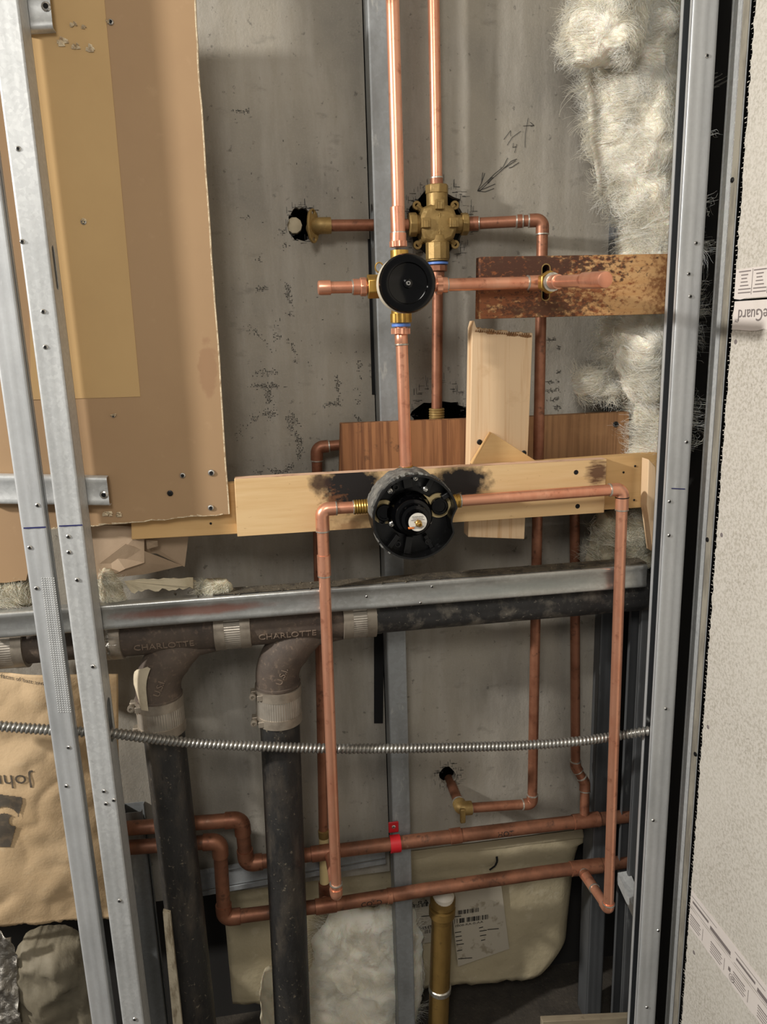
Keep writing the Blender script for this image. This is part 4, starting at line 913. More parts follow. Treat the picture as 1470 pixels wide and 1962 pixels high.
p = pts[2].lerp(pts[3], .55); sleeve(t, p, pts[2].lerp(pts[3], .98), rings=(1, 1), k=1.12)
p = pts[1].lerp(pts[2], .06); e_ = (pts[2]-pts[1]).normalized(); obj('dark_ring', MB().lathe([(R2, -.0012), (R2*1.24, -.0006), (R2*1.24, .0006), (R2, .0012)], pts[1]+e_*.012, e_, 24), screw_black, t)

# ------------------------------------------------------------------ mains
R3 = .0112
hot = [P(230, 1588, YM), P(463, 1570, YM), P(472, 1655, YM), P(640, 1631, YM), P(820, 1608, YM), P(1072, 1578, YM), P(1255, 1558, YM)]
cold = [P(230, 1625, YM), P(421, 1612, YM), P(430, 1759, YM), P(640, 1733, YM), P(820, 1704, YM), P(1038, 1672, YM), P(1255, 1644, YM)]
def main(pts, label, m, word, wx):
    t = thing('copper_main', pts[3], label, 'pipe'); obj('tube', MB().tube(fillet(pts, .02), R3, 24), m, t)
    for i in (1, 2): elbow(t, pts, i, .026, .026, r=R3, fr=.019, m=copper_old, rings=False)
    return t
def on_tube(a, b, x0px, y0, r, up0, size, off=.0004):
    """text mapper wrapping on a cylinder that runs from a to b; text starts at parameter x0"""
    d = (b-a).normalized(); f = (V((0, -1, 0))-d*d.dot(V((0, -1, 0)))).normalized(); u = d.cross(f)*-1
    if u.z < 0: u = -u
    def fn(x, y, wd):
        ang = up0+y/r; return a+d*(x0px+x)+f*(r+off)*math.cos(ang)+u*(r+off)*math.sin(ang)
    return fn
mh = main(hot, 'upper tarnished copper main across the bottom, marked hot', copper_brown, 'HOT', 0)
l0 = (P(950, 1592, YM)-hot[4]).length; text_at(mh, 'marker_word', 'HOT', .013, on_tube(hot[4], hot[5], l0, 0, R3, -.35, 0), ink)
mc = main(cold, 'lower copper main across the bottom with blue-grey stains, marked cold', cold_mat, 'COLD', 0)
l0 = (P(690, 1726, YM)-cold[3]).length; text_at(mc, 'marker_word', 'COLD', .013, on_tube(cold[3], cold[4], l0, 0, R3, -.45, 0), ink)
for tt, a, b in ((mh, P(1098, 1575, YM), P(1148, 1569, YM)), (mh, P(596, 1637, YM), P(652, 1629, YM)), (mh, P(360, 1577, YM), P(372, 1577, YM)), (mc, P(742, 1717, YM), P(752, 1716, YM)), (mc, P(1093, 1665, YM), P(1152, 1658, YM)), (mc, P(604, 1738, YM), P(645, 1732, YM)), (mh, P(862, 1603, YM), P(884, 1600, YM))):
    sleeve(tt, a, b, r=R3, m=copper_old, rings=(0, 0), name='tee_sleeve' if (b-a).length > .03 else 'coupling', k=1.14)
obj('tee_branch', MB().tube([V((q2.x-.004, YM, P(1117, 1664, YM).z)), V((q2.x-.004, YM-.02, P(1117, 1664, YM).z))], R2*1.15, 20), copper_old, mc)
# pipe 605: elbow, drop behind the mains to the cold main
Y6 = .160
pts = [P(668, 851, Y6), P(607, 857, Y6), P(622, 1716, Y6+.002)]
t = thing('copper_pipe', pts[2], 'dull copper pipe with an elbow beside the reddish block, dropping behind the loop', 'pipe')
obj('tube', MB().tube(fillet(pts, .012), R2, 20), copper_old, t); elbow(t, pts, 1, .018, .020, m=copper_old, fr=.012)
sleeve(t, P(620, 1590, Y6), P(621, 1604, Y6), m=brass_old, rings=(0, 0)); obj('cleaned_end', MB().tube([P(620.5, 1604, Y6), P(622, 1690, Y6)], R2*1.03, 20), gasket, t)
obj('tee', MB().tube([P(622, 1692, Y6), P(623, 1722, Y6), V((P(623, 1735, YM).x, YM+.006, P(623, 1735, YM).z))], R2*1.3, 20), copper_old, t)
# pipe 1100 with an offset onto the hot main
Y1 = .150
pts = [P(1101, 860, Y1), P(1103, 1468, Y1), P(1121, 1500, Y1-.004), V((P(1120, 1567, YM).x, YM, P(1120, 1572, YM).z))]
t = thing('copper_pipe', pts[3], 'copper pipe with a small offset bend standing on the hot main at the right', 'pipe')
obj('tube', MB().tube(fillet(pts, .012), R2, 20), copper_old, t)
elbow(t, pts, 1, .010, .010, m=copper_old, fr=.014); elbow(t, pts, 2, .012, .014, m=copper_old, fr=.014)

# red clip
xc = P(757, 1616, YM); rc = thing('pipe_clip', P(755, 1600, .128), 'small red plastic pipe clip holding the hot main to the rear stud', 'clip')
p = P(754, 1584, .141); obj('clip_plate', MB().box(p+V((-.0085, -.002, -.010)), p+V((.0085, .0005, .010))), red_paint, rc, bevel=.0012)
punch(rc, p+V((0, -.002, .001)), .0022, 'screw')
hc = hot[3].lerp(hot[4], (P(757, 1616, YM)-hot[3]).length/(hot[4]-hot[3]).length)
arc = []
d = (hot[4]-hot[3]).normalized(); n_ = 14; mb = MB(); vs = []
for k in range(n_+1):
    a = math.radians(105-210*k/n_); 
    c = V((0, -math.cos(a)*1, math.sin(a)))
    for rr, s in ((R3+.0012, -1), (R3+.0034, -1), (R3+.0034, 1), (R3+.0012, 1)): vs.append(hc+c*rr+d*s*.0085)
mb.add(vs, [(i*4+k, (i+1)*4+k, (i+1)*4+(k+1) % 4, i*4+(k+1) % 4) for i in range(n_) for k in range(4)]+[(0, 1, 2, 3), (n_*4+3, n_*4+2, n_*4+1, n_*4)])
obj('clip_strap', mb, red_paint, rc, smooth=40)

# ------------------------------------------------------------------ black drain
YK = .092; RK = .0295
run = [P(-60, 1240, YK), P(230, 1214, YK), P(535, 1187, YK), P(720, 1172, YK), P(980, 1152, YK), P(1250, 1131, YK)]
ra, rb = run[0], run[-1]; rdv = (rb-ra).normalized()
def on_run(px, py): 
    p = P(px, py, YK); k = (p-ra).dot(rdv); return ra+rdv*k
def dpipe(a, b, label, m=iron_black, name='drain_pipe', nn=40):
    n = 24; path = [a.lerp(b, k/n) for k in range(n+1)]
    mb = MB(); mb.tube(path, RK, nn); return tag(obj(name, mb, m, smooth=50), label, 'drain pipe')
dpipe(on_run(700, 1173), on_run(1246, 1131), 'black horizontal drain pipe, dusty on top, running right under the steel channel', iron_dust)
dpipe(P(311, 1372, YK), P(384, 2010, YK), 'left of the two black vertical drain pipes')
dpipe(P(535, 1350, YK), P(563, 2010, YK), 'right of the two black vertical drain pipes, behind the left copper loop')
dpipe(on_run(-80, 1240), on_run(228, 1214), 'end of the horizontal drain showing between and beyond the two left studs', iron)
def fitting(pa, pb, ca_, cb, word_off, label, plaster=None):
    a, b = on_run(*pa), on_run(*pb); t = thing('drain_fitting', cb, label, 'pipe fitting')
    n = 10; mb = MB(); mb.tube([a.lerp(b, k/n) for k in range(n+1)], RK*1.06, 40); obj('run', mb, iron, t, smooth=50)
    s = on_run(*ca_); corner = V((cb.x-.0005, YK, on_run(pb[0]-40, pb[1]).z))
    dz = V((0, 0, -.026))
    path = fillet([s+V((-.004, -.003, -.021)), corner+V((0, -.003, 0))+dz, V((cb.x, YK, cb.z))], .066, 18, .96)
    m = len(path); rs = [RK*1.08*min(1., .42+.58*(k/(m*.42))**.8) for k in range(m)]
    obj('sweep_branch', MB().tube(path, RK*1.08, 40, rs=rs), iron, t, smooth=50)
    ang = math.radians(-26); f0 = on_tube(a, b, word_off, 0, RK*1.06, ang, 0, .0016)
    text_at(t, 'cast_lettering', 'CHARLOTTE', .013, lambda x, y, wd: f0(x*1.10, y, wd), iron_letter, thick=.0014)
    # letters up the sweep
    k0 = len(path)-4; q = path[k0]; q2_ = path[k0-7]; d_ = (q2_-q).normalized(); f = V((0, -1, 0)); u = d_.cross(f).normalized()
    if u.x > 0: u = -u
    text_at(t, 'cast_lettering', 'U.S.I.', .013, lambda x, y, wd: q+d_*(x-.002)+u*((y-.006)*1)+f*(math.sqrt(max((RK*1.09)**2-(y-.006)**2, 0))+.0014), iron_letter, thick=.0012)
    obj('bead', MB().lathe([(RK*1.04, -.003), (RK*1.13, -.001), (RK*1.13, .002), (RK*1.04, .004)], V((cb.x, YK, cb.z))+V((0, 0, .006)), (0, 0, 1), 40), iron, t)
    return t
tl = fitting((224, 1214), (432, 1196), (428, 1197), P(306, 1340, YK), .026, 'left rusty cast-iron sanitary tee with raised lettering and a pale plaster smear')
tr_ = fitting((470, 1193), (664, 1177), (660, 1177), P(533, 1316, YK), .018, 'right rusty cast-iron sanitary tee with raised lettering')
# plaster smear on the left elbow
vs = []; cb = P(306, 1340, YK); pth = fillet([on_run(428, 1197), V((cb.x, YK, on_run(392, 1197).z-.026)), cb], .066, 18, .96)
for k in range(len(pth)-9, len(pth)):
    q = pth[min(k, len(pth)-1)]; tn = (pth[min(k+1, len(pth)-1)]-pth[max(k-1, 0)]).normalized(); s = tn.cross(V((0, 1, 0))).normalized()
    if s.x > 0: s = -s
    e = math.sin(math.pi*(k-len(pth)+9)/9.0)
    for j in range(7):
        a = math.radians(20+62*j/6*max(e, .15)); vs.append(q+V((0, -.003, 0))+(V((0, -1, 0))*math.cos(a)+s*math.sin(a))*(RK*1.08+.0009))
n = 7; mb = MB(); m_ = len(vs)//n; mb.add(vs, [(i*n+k, i*n+k+1, (i+1)*n+k+1, (i+1)*n+k) for i in range(m_-1) for k in range(n-1)])
obj('plaster_smear', mb, M('pale_plaster_smear', (196, 184, 160), .9, 0, [('noise', 60, .45, .7, (160, 146, 122), .7)]), tl, smooth=60)
def coupling(c, axis, L, label, screws=1, m=band, side=V((-1, 0, 0)), crinkle=False):
    ax = V(axis).normalized(); c = V(c); t = thing('pipe_coupling', c-ax*0, label, 'coupling'); Rk = RK*1.12
    prof = [(RK*1.0, -L/2), (Rk, -L/2+.001)]
    n = 18
    for k in range(n+1):
        h = -L/2+.014+(L-.028)*k/n; prof.append((Rk+(.0004 if k % 2 else -.0001), h))
    prof += [(Rk, L/2-.001), (RK*1.0, L/2)]
    # corrugated shield: fine ribs running along the axis
    up = V((0, 0, 1)) if abs(ax.z) < .9 else V((1, 0, 0)); s = ax.cross(up).normalized(); u = s.cross(ax).normalized()
    out = []
    for k in range(120):
        rr = Rk+(.0005 if k % 2 else 0)+(.0022*nz((k*.37, c.x*9, 0), 1., 2) if crinkle else 0); a = 2*math.pi*k/120; out.append((rr*math.cos(a), rr*math.sin(a)))
    obj('corrugated_shield', MB().plate(out, [], c-ax*(L/2-.004), s, u, ax*(L-.008)), m, t, smooth=20)
    for e in (-1, 1):
        b_ = obj('clamp_band', MB().lathe([(RK*1.02, -.0075), (Rk+.0012, -.007), (Rk+.0012, .007), (RK*1.02, .0075)], c+ax*e*(L/2-.008), ax, 44), band_side, t)
        if screws:
            sd = (side-ax*side.dot(ax)).normalized(); fr = (V((0, -1, 0))-ax*ax.dot(V((0, -1, 0)))).normalized()
            p = c+ax*e*(L/2-.008)+sd*(Rk+.004)+fr*.006
            obj('worm_screw', MB().lathe([(.0015, -.006), (.0036, -.005), (.0036, .004), (.0050, .005), (.0050, .010), (.0024, .0105), (.0020, .008)], p+fr*.004, fr, 12), band_side, b_)
            obj('screw_housing', MB().box(p+V((-.003, -.004, -.005)), p+V((.008, .008, .005))), band_side, b_, bevel=.001)
            q_ = c+ax*e*(L/2-.008)+(sd*.72+fr*.70)*(Rk+.0012); obj('slotted_strap_end', MB().box(q_+V((-.006, -.0018, -.0045)), q_+V((.010, .0012, .0045))), band_side, b_, bevel=.0008)
    return t
coupling(on_run(446, 1195), rdv, .052, 'ribbed steel coupling between the two cast-iron tees', 0)
coupling(on_run(686, 1175), rdv, .050, 'ribbed steel coupling between the right tee and the black horizontal pipe', 0)
coupling(on_run(214, 1215), rdv, .034, 'crinkled steel coupling right beside the second stud', 0, foil, crinkle=True)
coupling(on_run(12, 1233), rdv, .060, 'ribbed coupling at the far left edge under the channel', 0)
coupling(P(308, 1366, YK), P(311, 1372, YK)-P(384, 2010, YK), .056, 'steel coupling with worm screws on top of the left drain pipe')
coupling(P(534, 1346, YK), P(535, 1350, YK)-P(563, 2010, YK), .058, 'steel coupling with worm screws on top of the right drain pipe')

# ------------------------------------------------------------------ flexible conduit
cpts = [(-60, 1386, .031), (60, 1396, .031), (160, 1402, .025), (225, 1406, .021), (300, 1416, .034), (380, 1424, .046), (500, 1430, .049), (625, 1434, .050), (750, 1434, .050), (900, 1431, .050), (1000, 1428, .049), (1100, 1421, .044), (1170, 1412, .044), (1232, 1402, .020), (1262, 1398, .016)]
ctl = [P(*c) for c in cpts]; path = []
for i in range(len(ctl)-1):
    p0, p1, p2, p3 = ctl[max(i-1, 0)], ctl[i], ctl[i+1], ctl[min(i+2, len(ctl)-1)]
    for k in range(40):
        u = k/40; path.append(.5*((2*p1)+(p2-p0)*u+(2*p0-5*p1+4*p2-p3)*u*u+(3*p1-p0-3*p2+p3)*u**3))
L_ = [0]; 
for a, b in zip(path, path[1:]): L_.append(L_[-1]+(b-a).length)
tot = L_[-1]; pit = .0060; nn = int(tot/pit*6); rp_ = []; rs = []; j = 0
for k in range(nn):
    s = tot*k/nn
    while j < len(L_)-2 and L_[j+1] < s: j += 1
    f = (s-L_[j])/max(L_[j+1]-L_[j], 1e-9); rp_.append(path[j].lerp(path[j+1], f)); ph = (s/pit) % 1.
    rs.append(.0052+.0016*math.sin(math.pi*min(ph/.78, 1.)) if ph < .78 else .0048)
# helical lean: each rib is skewed by offsetting ring points along the axis
mb = MB(); n = 14; vs = []; up = V((0, 0, 1))
for i, p in enumerate(rp_):
    t_ = (rp_[min(i+1, nn-1)]-rp_[max(i-1, 0)]).normalized(); a_ = t_.cross(up).normalized(); u_ = a_.cross(t_)
    for k in range(n):
        an = 2*math.pi*k/n; vs.append(p+(a_*math.cos(an)+u_*math.sin(an))*rs[i]*1.12+t_*(.0014*math.sin(an)))
mb.add(vs, [(i*n+k, (i+1)*n+k, (i+1)*n+(k+1) % n, i*n+(k+1) % n) for i in range(nn-1) for k in range(n)])
tag(obj('flexible_conduit', mb, conduit_m, smooth=50), 'ribbed steel flexible conduit sagging across between the studs', 'conduit')

# ------------------------------------------------------------------ tub, waste pipe
YT = .214
tb_ = thing('bathtub', P(900, 1880, YT), 'beige back of a bathtub shell with paper stickers low behind the pipes', 'bathtub')
rows = [(1600, 0.0), (1625, .002), (1645, .008), (1660, .010), (1700, .012), (1780, .010), (1860, .012), (1890, .022)]
nx = 60; vs = []
xl = P(430, 1750, YT).x; nrow = 40
def tubright(y):
    if y < 1640: return 1135
    if y < 1780: return 1116-(y-1640)*.10
    t_ = (y-1780)/110.; return 1102-12*t_-60*max(0, t_-.5)**1.6*2.0
for j in range(nrow+1):
    y = 1606+(1893-1606)*j/nrow
    dep = -.012*math.exp(-((y-1640)/26.)**2)+.004*(y > 1690)
    xr_ = P(tubright(y), y, YT).x; z = P(900, y, YT).z+(0 if y < 1880 else 0)
    for i in range(nx+1):
        u = i/nx; x = xl+(xr_-xl)*u; e = max(0., (u-.955)/.045); yb = YT+dep+.035*e*e
        tz = P(400+700*u, y-(u-.6)*70, YT).z
        p = V((x, yb, tz)); p.y += nz(p, 9, 2)*.004+(.003*nz(p, 40, 2) if y > 1870 else 0); 
        if j == nrow: p.z += .006*nz(p, 60, 2)
        vs.append(p)
n = nx+1; mb = MB(); mb.add(vs, [(j*n+i, j*n+i+1, (j+1)*n+i+1, (j+1)*n+i) for j in range(nrow) for i in range(nx)])
obj('tub_shell', mb, tub_m, tb_, smooth=60, solid=-.004)
obj('rim_ledge', MB().hexa([P(775, 1632, .199), P(1118, 1588, .199), P(1120, 1606, .199), P(775, 1650, .199)], [P(775, 1632, .209), P(1118, 1588, .209), P(1120, 1606, .209), P(775, 1650, .209)]), tub_m, tb_, smooth=0, bevel=.003)
YL = .2075
def lab_quad(par, name, pix, m, Y=YL, th=.0004):
    f = [P(x, y, Y) for x, y in pix]; mb = MB(); mb.hexa(f, [p+V((0, th, 0)) for p in f]); return obj(name, mb, m, par, smooth=0)
l1 = lab_quad(tb_, 'paper_sticker', [(862, 1712), (960, 1690), (976, 1818), (878, 1852)], label_grey)
l2 = lab_quad(tb_, 'paper_sticker', [(776, 1724), (858, 1712), (860, 1800), (782, 1812)], label_grey)
def flat_text(par, s, x0, y0, x1, y1, size, m=ink, nm='printed_text'):
    a, b = P(x0, y0, YL-.0004), P(x1, y1, YL-.0004); d = (b-a).normalized(); u = V((0, 0, 1)); 
    text_at(par, nm, s, size, lambda x, y, wd: a+d*x*((b-a).length/max(wd, 1e-6))+u*y, m)
flat_text(l2, '56-RA', 778, 1740, 822, 1731, .013); flat_text(l1, '1008-RA-0-AA', 871, 1777, 926, 1768, .0065); flat_text(l2, '0BB', 800, 1784, 828, 1778, .010)
def barcode(par, x0, y0, x1, y1, h, n=46, seed=1):
    rd = random.Random(seed); q = []; a, b = P(x0, y0, YL-.0004), P(x1, y1, YL-.0004)
    for k in range(n):
        if rd.random() < .42: continue
        u0, u1 = k/n, (k+rd.choice((.5, .9)))/n; c, d = a.lerp(b, u0), a.lerp(b, u1); q.append([c, d, d+V((0, 0, h)), c+V((0, 0, h))])
    quadmark(par, 'barcode', q, ink)
barcode(l1, 876, 1753, 918, 1747, .009); barcode(l1, 871, 1770, 942, 1760, .010, 60, 2); barcode(l2, 792, 1741, 820, 1736, .008, 30, 3); barcode(l2, 808, 1790, 834, 1786, .008, 30, 4)
q = []
for (x0, x1, y) in [(872, 884, 1788), (873, 885, 1796), (874, 886, 1804), (875, 889, 1811), (876, 886, 1823), (918, 926, 1779), (919, 933, 1785), (920, 932, 1794), (922, 930, 1803), (878, 905, 1838), (934, 956, 1782), (806, 828, 1757), (868, 884, 1758)]:
    a, b = P(x0, y, YL-.0004), P(x1, y-2, YL-.0004); q.append([a, b, b+V((0, 0, .0018)), a+V((0, 0, .0018))])
quadmark(l1, 'small_print', q, ink)
strokes(tb_, 'black_strap', [[(952, 1641), (953, 1650), (949, 1659), (938, 1667)]], blk_hole, .004, .1985)
# brass waste tube
wp = thing('waste_tube', P(845, 1960, .168), 'dull brass waste tube with a slip nut in front of the tub stickers', 'pipe')
wa, wb = P(848, 1735, .168), P(838, 2010, .168); wd_ = (wb-wa).normalized()
obj('tube', MB().tube([wa, wb], .0185, 28), brass_tube, wp)
obj('slip_nut', MB().lathe([(.019, -.002), (.0235, 0), (.0235, .014), (.0205, .017), (.0190, .026)], P(847.5, 1738, .168), wd_, 28), brass_tube, wp)
obj('flared_top', MB().lathe([(.0205, 0), (.0225, .006), (.0225, .020), (.020, .022)], P(849, 1714, .168), wd_, 28), brass_tube, wp)
obj('white_washer', MB().lathe([(.004, -.010), (.013, -.007), (.0190, 0), (.0185, .008)], P(849, 1712, .168)+V((0, -.004, 0)), wd_, 28), M('white_nylon', (214, 206, 192), .5), wp)
obj('lower_nut', MB().lathe([(.0186, -.006), (.0205, -.004), (.0205, .004), (.0186, .006)], P(843, 1894, .168), wd_, 28), solder, wp)

# ------------------------------------------------------------------ insulation and paper
left = [(1116, -190), (1112, -40), (1108, 0), (1087, 45), (1088, 90), (1096, 118), (1127, 135), (1125, 200), (1131, 290), (1150, 360), (1172, 398), (1188, 425), (1184, 470), (1184, 520), (1165, 600), (1150, 640), (1153, 690), (1160, 735), (1190, 752), (1196, 790), (1206, 815), (1205, 842), (1182, 868), (1176, 882)]
right = [(1334, -190), (1327, -40), (1312, 300), (1297, 600), (1280, 882)]
bt, bvs, bn = batt('insulation_batt', left, right, .150, .07, fluff, nu=60, nv=260, amp=.013, seed=1.3, back=.008)
tag(bt, 'tall cream fibreglass batt hanging down beside the right-hand stud', 'insulation')
edgep = [bvs[j*bn+i] for j in range(261) for i in (0, 1, 1, 2, 3)]
fibres(bt, edgep, 1600, .007, fluff_hi, rad=.00016, out=1.2); tufts(bt, bvs, bn, 2600, .030, (fluff_hi, fluff_lo), seed=1, lift=.0035); tufts(bt, bvs, bn, 520, .020, (fluff_hi, fluff_lo), seed=31, lift=.004, imax=4, spread=.0045)
tf, tvs, tn_ = batt('loose_tuft', [(1130, 708), (1098, 722), (1106, 752), (1116, 760)], [(1160, 708), (1190, 720), (1200, 748), (1200, 760)], .135, .025, fluff, bt, nu=30, nv=30, amp=.011, seed=4, back=.012)
fibres(tf, tvs, 250, .010, fluff_hi, rad=.00015, name='tuft_fibres'); tufts(tf, tvs, tn_, 160, .022, (fluff_hi, fluff_lo), seed=2); 
tf2, tv2, _ = batt('loose_tuft', [(1112, -30), (1090, 40), (1086, 90), (1100, 126)], [(1230, -30), (1240, 40), (1232, 95), (1210, 130)], .09, .035, fluff, bt, nu=36, nv=40, amp=.013, seed=7, back=.012)
fibres(tf2, tv2, 120, .006, fluff_hi, rad=.00015, name='tuft_fibres'); tufts(tf2, tv2, 37, 420, .022, (fluff_hi, fluff_lo), seed=3, lift=.002)
tf3, tv3, _ = batt('loose_tuft', [(1185, 640), (1178, 690), (1195, 740), (1215, 770)], [(1280, 640), (1278, 690), (1272, 740), (1262, 770)], .085, .022, fluff, bt, nu=30, nv=36, amp=.012, seed=11, back=.01)
tufts(tf3, tv3, 31, 300, .03, (fluff_hi, fluff_lo), seed=4)
o, v_, _ = batt('insulation_piece', [(1150, 982), (1140, 1010), (1130, 1060), (1122, 1078)], [(1250, 982), (1256, 1010), (1256, 1060), (1254, 1078)], .13, .05, fluff_grey, nu=30, nv=30, amp=.011, seed=2)
tag(o, 'dusty fibreglass piece tucked under the wood strip behind the right copper loop', 'insulation'); fibres(o, v_, 200, .010, fluff_grey, rad=.00015); tufts(o, v_, 31, 220, .026, (fluff_lo, fluff_grey), seed=5)
o, v_, _ = batt('insulation_piece', [(640, 1738), (600, 1800), (596, 1850), (588, 1900), (590, 1990)], [(790, 1738), (806, 1775), (812, 1850), (806, 1910), (790, 1990)], .202, .020, fluff, nu=46, nv=50, amp=.012, seed=5, back=.003)
tag(o, 'cream fibreglass clump at the bottom behind the rear stud', 'insulation'); fibres(o, v_, 200, .010, fluff_grey, rad=.00015); tufts(o, v_, 47, 420, .032, (fluff_hi, fluff_lo), seed=6)
o, v_, _ = batt('insulation_piece', [(506, 1862), (498, 1900), (500, 1995)], [(540, 1862), (548, 1900), (552, 1995)], .175, .02, fluff_grey, nu=20, nv=24, amp=.007, seed=8, back=.01)
tag(o, 'small fibreglass tuft at the bottom just left of the right drain pipe', 'insulation')
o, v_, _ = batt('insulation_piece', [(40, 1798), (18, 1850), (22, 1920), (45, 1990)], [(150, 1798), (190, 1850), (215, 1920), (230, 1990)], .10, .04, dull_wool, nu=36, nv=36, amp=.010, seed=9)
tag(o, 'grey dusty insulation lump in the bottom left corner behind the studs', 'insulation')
o, v_, _ = batt('insulation_piece', [(-30, 1112), (-30, 1135), (-30, 1160)], [(62, 1096), (70, 1130), (72, 1160)], .075, .02, fluff_grey, nu=26, nv=20, amp=.008, seed=10, back=.01)
tag(o, 'dusty wool scrap on the channel at the far left edge', 'insulation'); tufts(o, v_, 27, 130, .018, (fluff_lo, fluff_grey), seed=21, lift=.003)
o, v_, _ = batt('insulation_piece', [(196, 1092), (190, 1130), (196, 1158)], [(212, 1092), (236, 1125), (246, 1158)], .062, .008, fluff_grey, nu=20, nv=20, amp=.006, seed=12, back=.01)
tag(o, 'small pinkish wool scrap on the channel just right of the second stud', 'insulation'); tufts(o, v_, 21, 70, .012, (fluff_lo, fluff_grey), seed=22, lift=.003, spread=.002)
o, v_, _ = batt('insulation_piece', [(392, 1112), (388, 1122), (384, 1138)], [(430, 1108), (446, 1120), (450, 1138)], .066, .012, fluff_grey, nu=20, nv=14, amp=.006, seed=13, back=.01)
tag(o, 'wisp of wool lying on the channel right of the torn paper', 'insulation'); tufts(o, v_, 21, 90, .016, (fluff_lo, fluff_grey), seed=23, lift=.004, spread=.002)
# kraft facing bag at left
kb, kv = sheet('insulation_wrapper', P(-60, 1288, .066), P(226, 1292, .098), P(232, 1762, .098), P(-60, 1782, .066), kraft, nu=70, nv=90, amp=.007, sc=7, bulge=.012, rag=.003)
tag(kb, 'brown kraft insulation wrapper with faded upside-down print behind the left studs', 'wrapper')
_kc = (P(-60, 1288, .066), P(226, 1292, .098), P(232, 1762, .098), P(-60, 1782, .066))
def ksurf(x, z):
    tl, tr, br_, bl = _kc; u = v = .5
    for _ in range(6):
        xl, xr = tl.x+(bl.x-tl.x)*v, tr.x+(br_.x-tr.x)*v; u = min(max((x-xl)/(xr-xl), 0), .9999)
        zt, zb = tl.z+(tr.z-tl.z)*u, bl.z+(br_.z-bl.z)*u; v = min(max((zt-z)/(zt-zb), 0), .9999)
    fu, fv = u*70, v*90; i, j = int(fu), int(fv); fu -= i; fv -= j; g = lambda a, b: kv[b*71+a].y
    return (g(i, j)*(1-fu)+g(i+1, j)*fu)*(1-fv)+(g(i, j+1)*(1-fu)+g(i+1, j+1)*fu)*fv
def kdepth(px, py):
    Y = .066
    for _ in range(3): q = P(px, py, Y); Y = ksurf(q.x, q.z)
    return Y-.0010
def kp(px, py):
    Y = kdepth(px, py); return P(px, py, Y)
def ktext(s, x0, y0, x1, y1, size, nm, flip):
    a, b = P(x0, y0, .055), P(x1, y1, .055); d = (b-a).normalized(); u = V((0, 0, -1 if flip else 1))
    def fn(x, y, wd):
        q = a+d*x+u*y; return V((q.x, ksurf(q.x, q.z)-.0009, q.z))
    text_at(kb, nm, s, size, fn, ink_kraft)
ktext('Johns', 57, 1493, -40, 1491, .030, 'faded_print', True)
ktext('surfaces of batt away from', -22, 1306, 110, 1330, .0085, 'small_print', False)
em = [(-30, 1518), (36, 1527), (42, 1533), (40, 1560), (20, 1618), (14, 1628), (-30, 1622)]
# emblem as a fine grid so that it follows the wrinkles
def grid_mark(name, inside, x0, x1, y0, y1, m, off=.0006, st=1.6):
    q = []; nx_ = int((x1-x0)/st); ny_ = int((y1-y0)/st); ok = {}
    H = {}
    def pt(i, j):
        if (i, j) not in H: x, y = x0+i*st, y0+j*st; H[(i, j)] = P(x, y, kdepth(x, y)-off)
        return H[(i, j)]
    for i in range(nx_):
        for j in range(ny_):
            x, y = x0+(i+.5)*st, y0+(j+.5)*st
            if inside(x, y): q.append([pt(i, j), pt(i+1, j), pt(i+1, j+1), pt(i, j+1)])
    quadmark(kb, name, q, m)
def in_emblem(x, y):
    if y < 1518+(x+30)*.135 or x > 42-(max(0, y-1540))*.27 or y > 1622: return False
    # pale hook: a band from the left that ends in a round knob
    if (x-27)**2+(y-1573)**2 < 10.5**2: return False
    r = math.hypot(x-8, y-1578)
    if 20 < r < 32 and y < 1572 and x < 34: return False
    return True
grid_mark('emblem_print', in_emblem, -12, 46, 1514, 1630, ink_kraft)
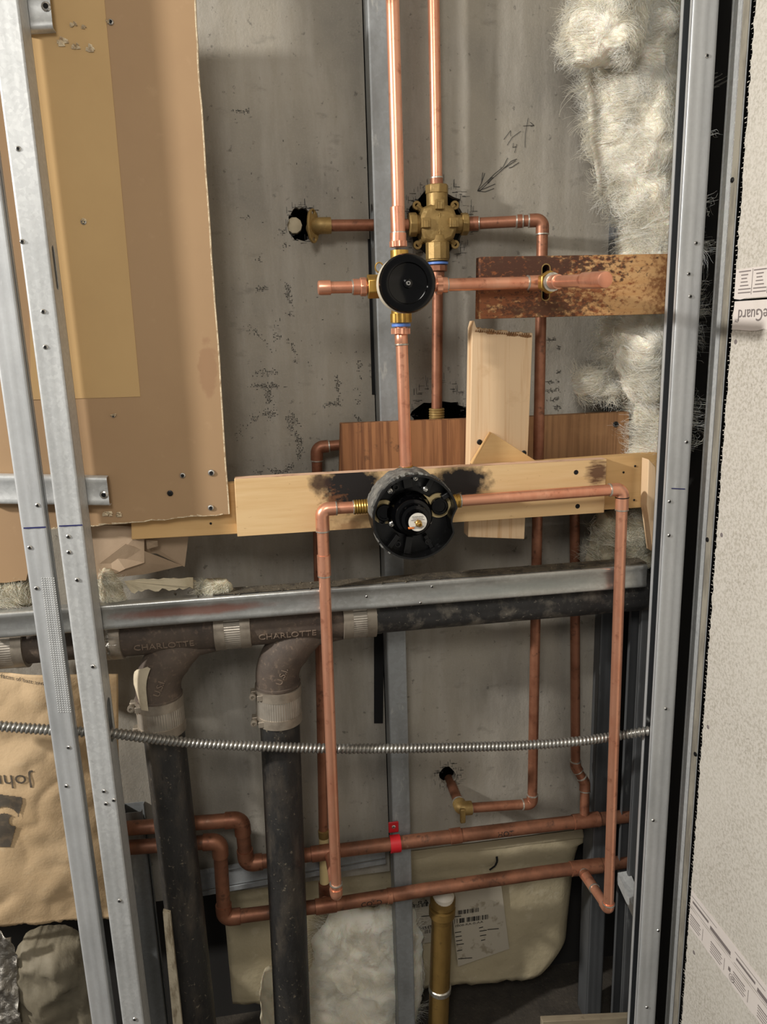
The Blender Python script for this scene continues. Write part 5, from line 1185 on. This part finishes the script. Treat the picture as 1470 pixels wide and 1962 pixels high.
# folded paper under the drywall
fp = thing('folded_paper', P(270, 1095, .09), 'folded greyish kraft paper hanging below the brown drywall sheet', 'paper')
def ppoly(par, name, pix, m, thick=.0006):
    vs = [P(*p) for p in pix]; c = sum(vs, V((0, 0, 0)))/len(vs); n = len(vs); mb = MB(); mb.add(vs+[c], [(i, (i+1) % n, n) for i in range(n)]); return obj(name, mb, m, par, smooth=0, solid=thick)
ppoly(fp, 'back_sheet', [(170, 1000, .085), (300, 1000, .092), (362, 1022, .100), (354, 1086, .105), (300, 1060, .100), (200, 1060, .09)], kraft_grey)
ppoly(fp, 'front_fold', [(170, 1005, .075), (276, 1010, .078), (277, 1078, .080), (240, 1090, .070), (205, 1108, .068), (170, 1112, .068)], kraft_grey)
ppoly(fp, 'lower_fold', [(190, 1080, .068), (240, 1042, .072), (277, 1056, .080), (350, 1084, .10), (280, 1100, .088), (205, 1108, .066)], kraft_grey)
ppoly(fp, 'rolled_corner', [(280, 1034, .083), (302, 1036, .080), (303, 1046, .085), (282, 1052, .086)], kraft_grey)
rd = random.Random(6)
tp_ = thing('torn_paper', P(310, 1130, .062), 'torn strip of pale paper lying along the top of the channel', 'paper')
topl = [(238+132*k/14, 1112-6*k/14+rd.uniform(-2, 2)) for k in range(15)]; botl = [(370-118*k/18, 1126+8*k/18+rd.uniform(-4, 4)) for k in range(19)]
f = topl+botl; vs = [P(x, y, .060+.0015*nz((x*.1, 0, 0), 1, 2)) for x, y in f]; tri = tessellate_polygon([[V((x, y, 0)) for x, y in f]]); mb = MB(); mb.add(vs, [tuple(t) for t in tri]); obj('paper_strip', mb, torn_paper, tp_, smooth=0, solid=.0008)
ppoly(tp_, 'curled_end', [(362, 1108, .062), (376, 1112, .070), (378, 1130, .072), (366, 1128, .064)], torn_paper)
# crumpled foil duct end at the lower left
fo, fv = sheet('foil_scrap', P(-40, 1770, .05), P(24, 1790, .062), P(46, 1985, .06), P(-40, 1985, .05), foil, nu=26, nv=50, amp=.016, sc=22, seed=3)
tag(fo, 'crumpled silver foil in the bottom left corner', 'foil')
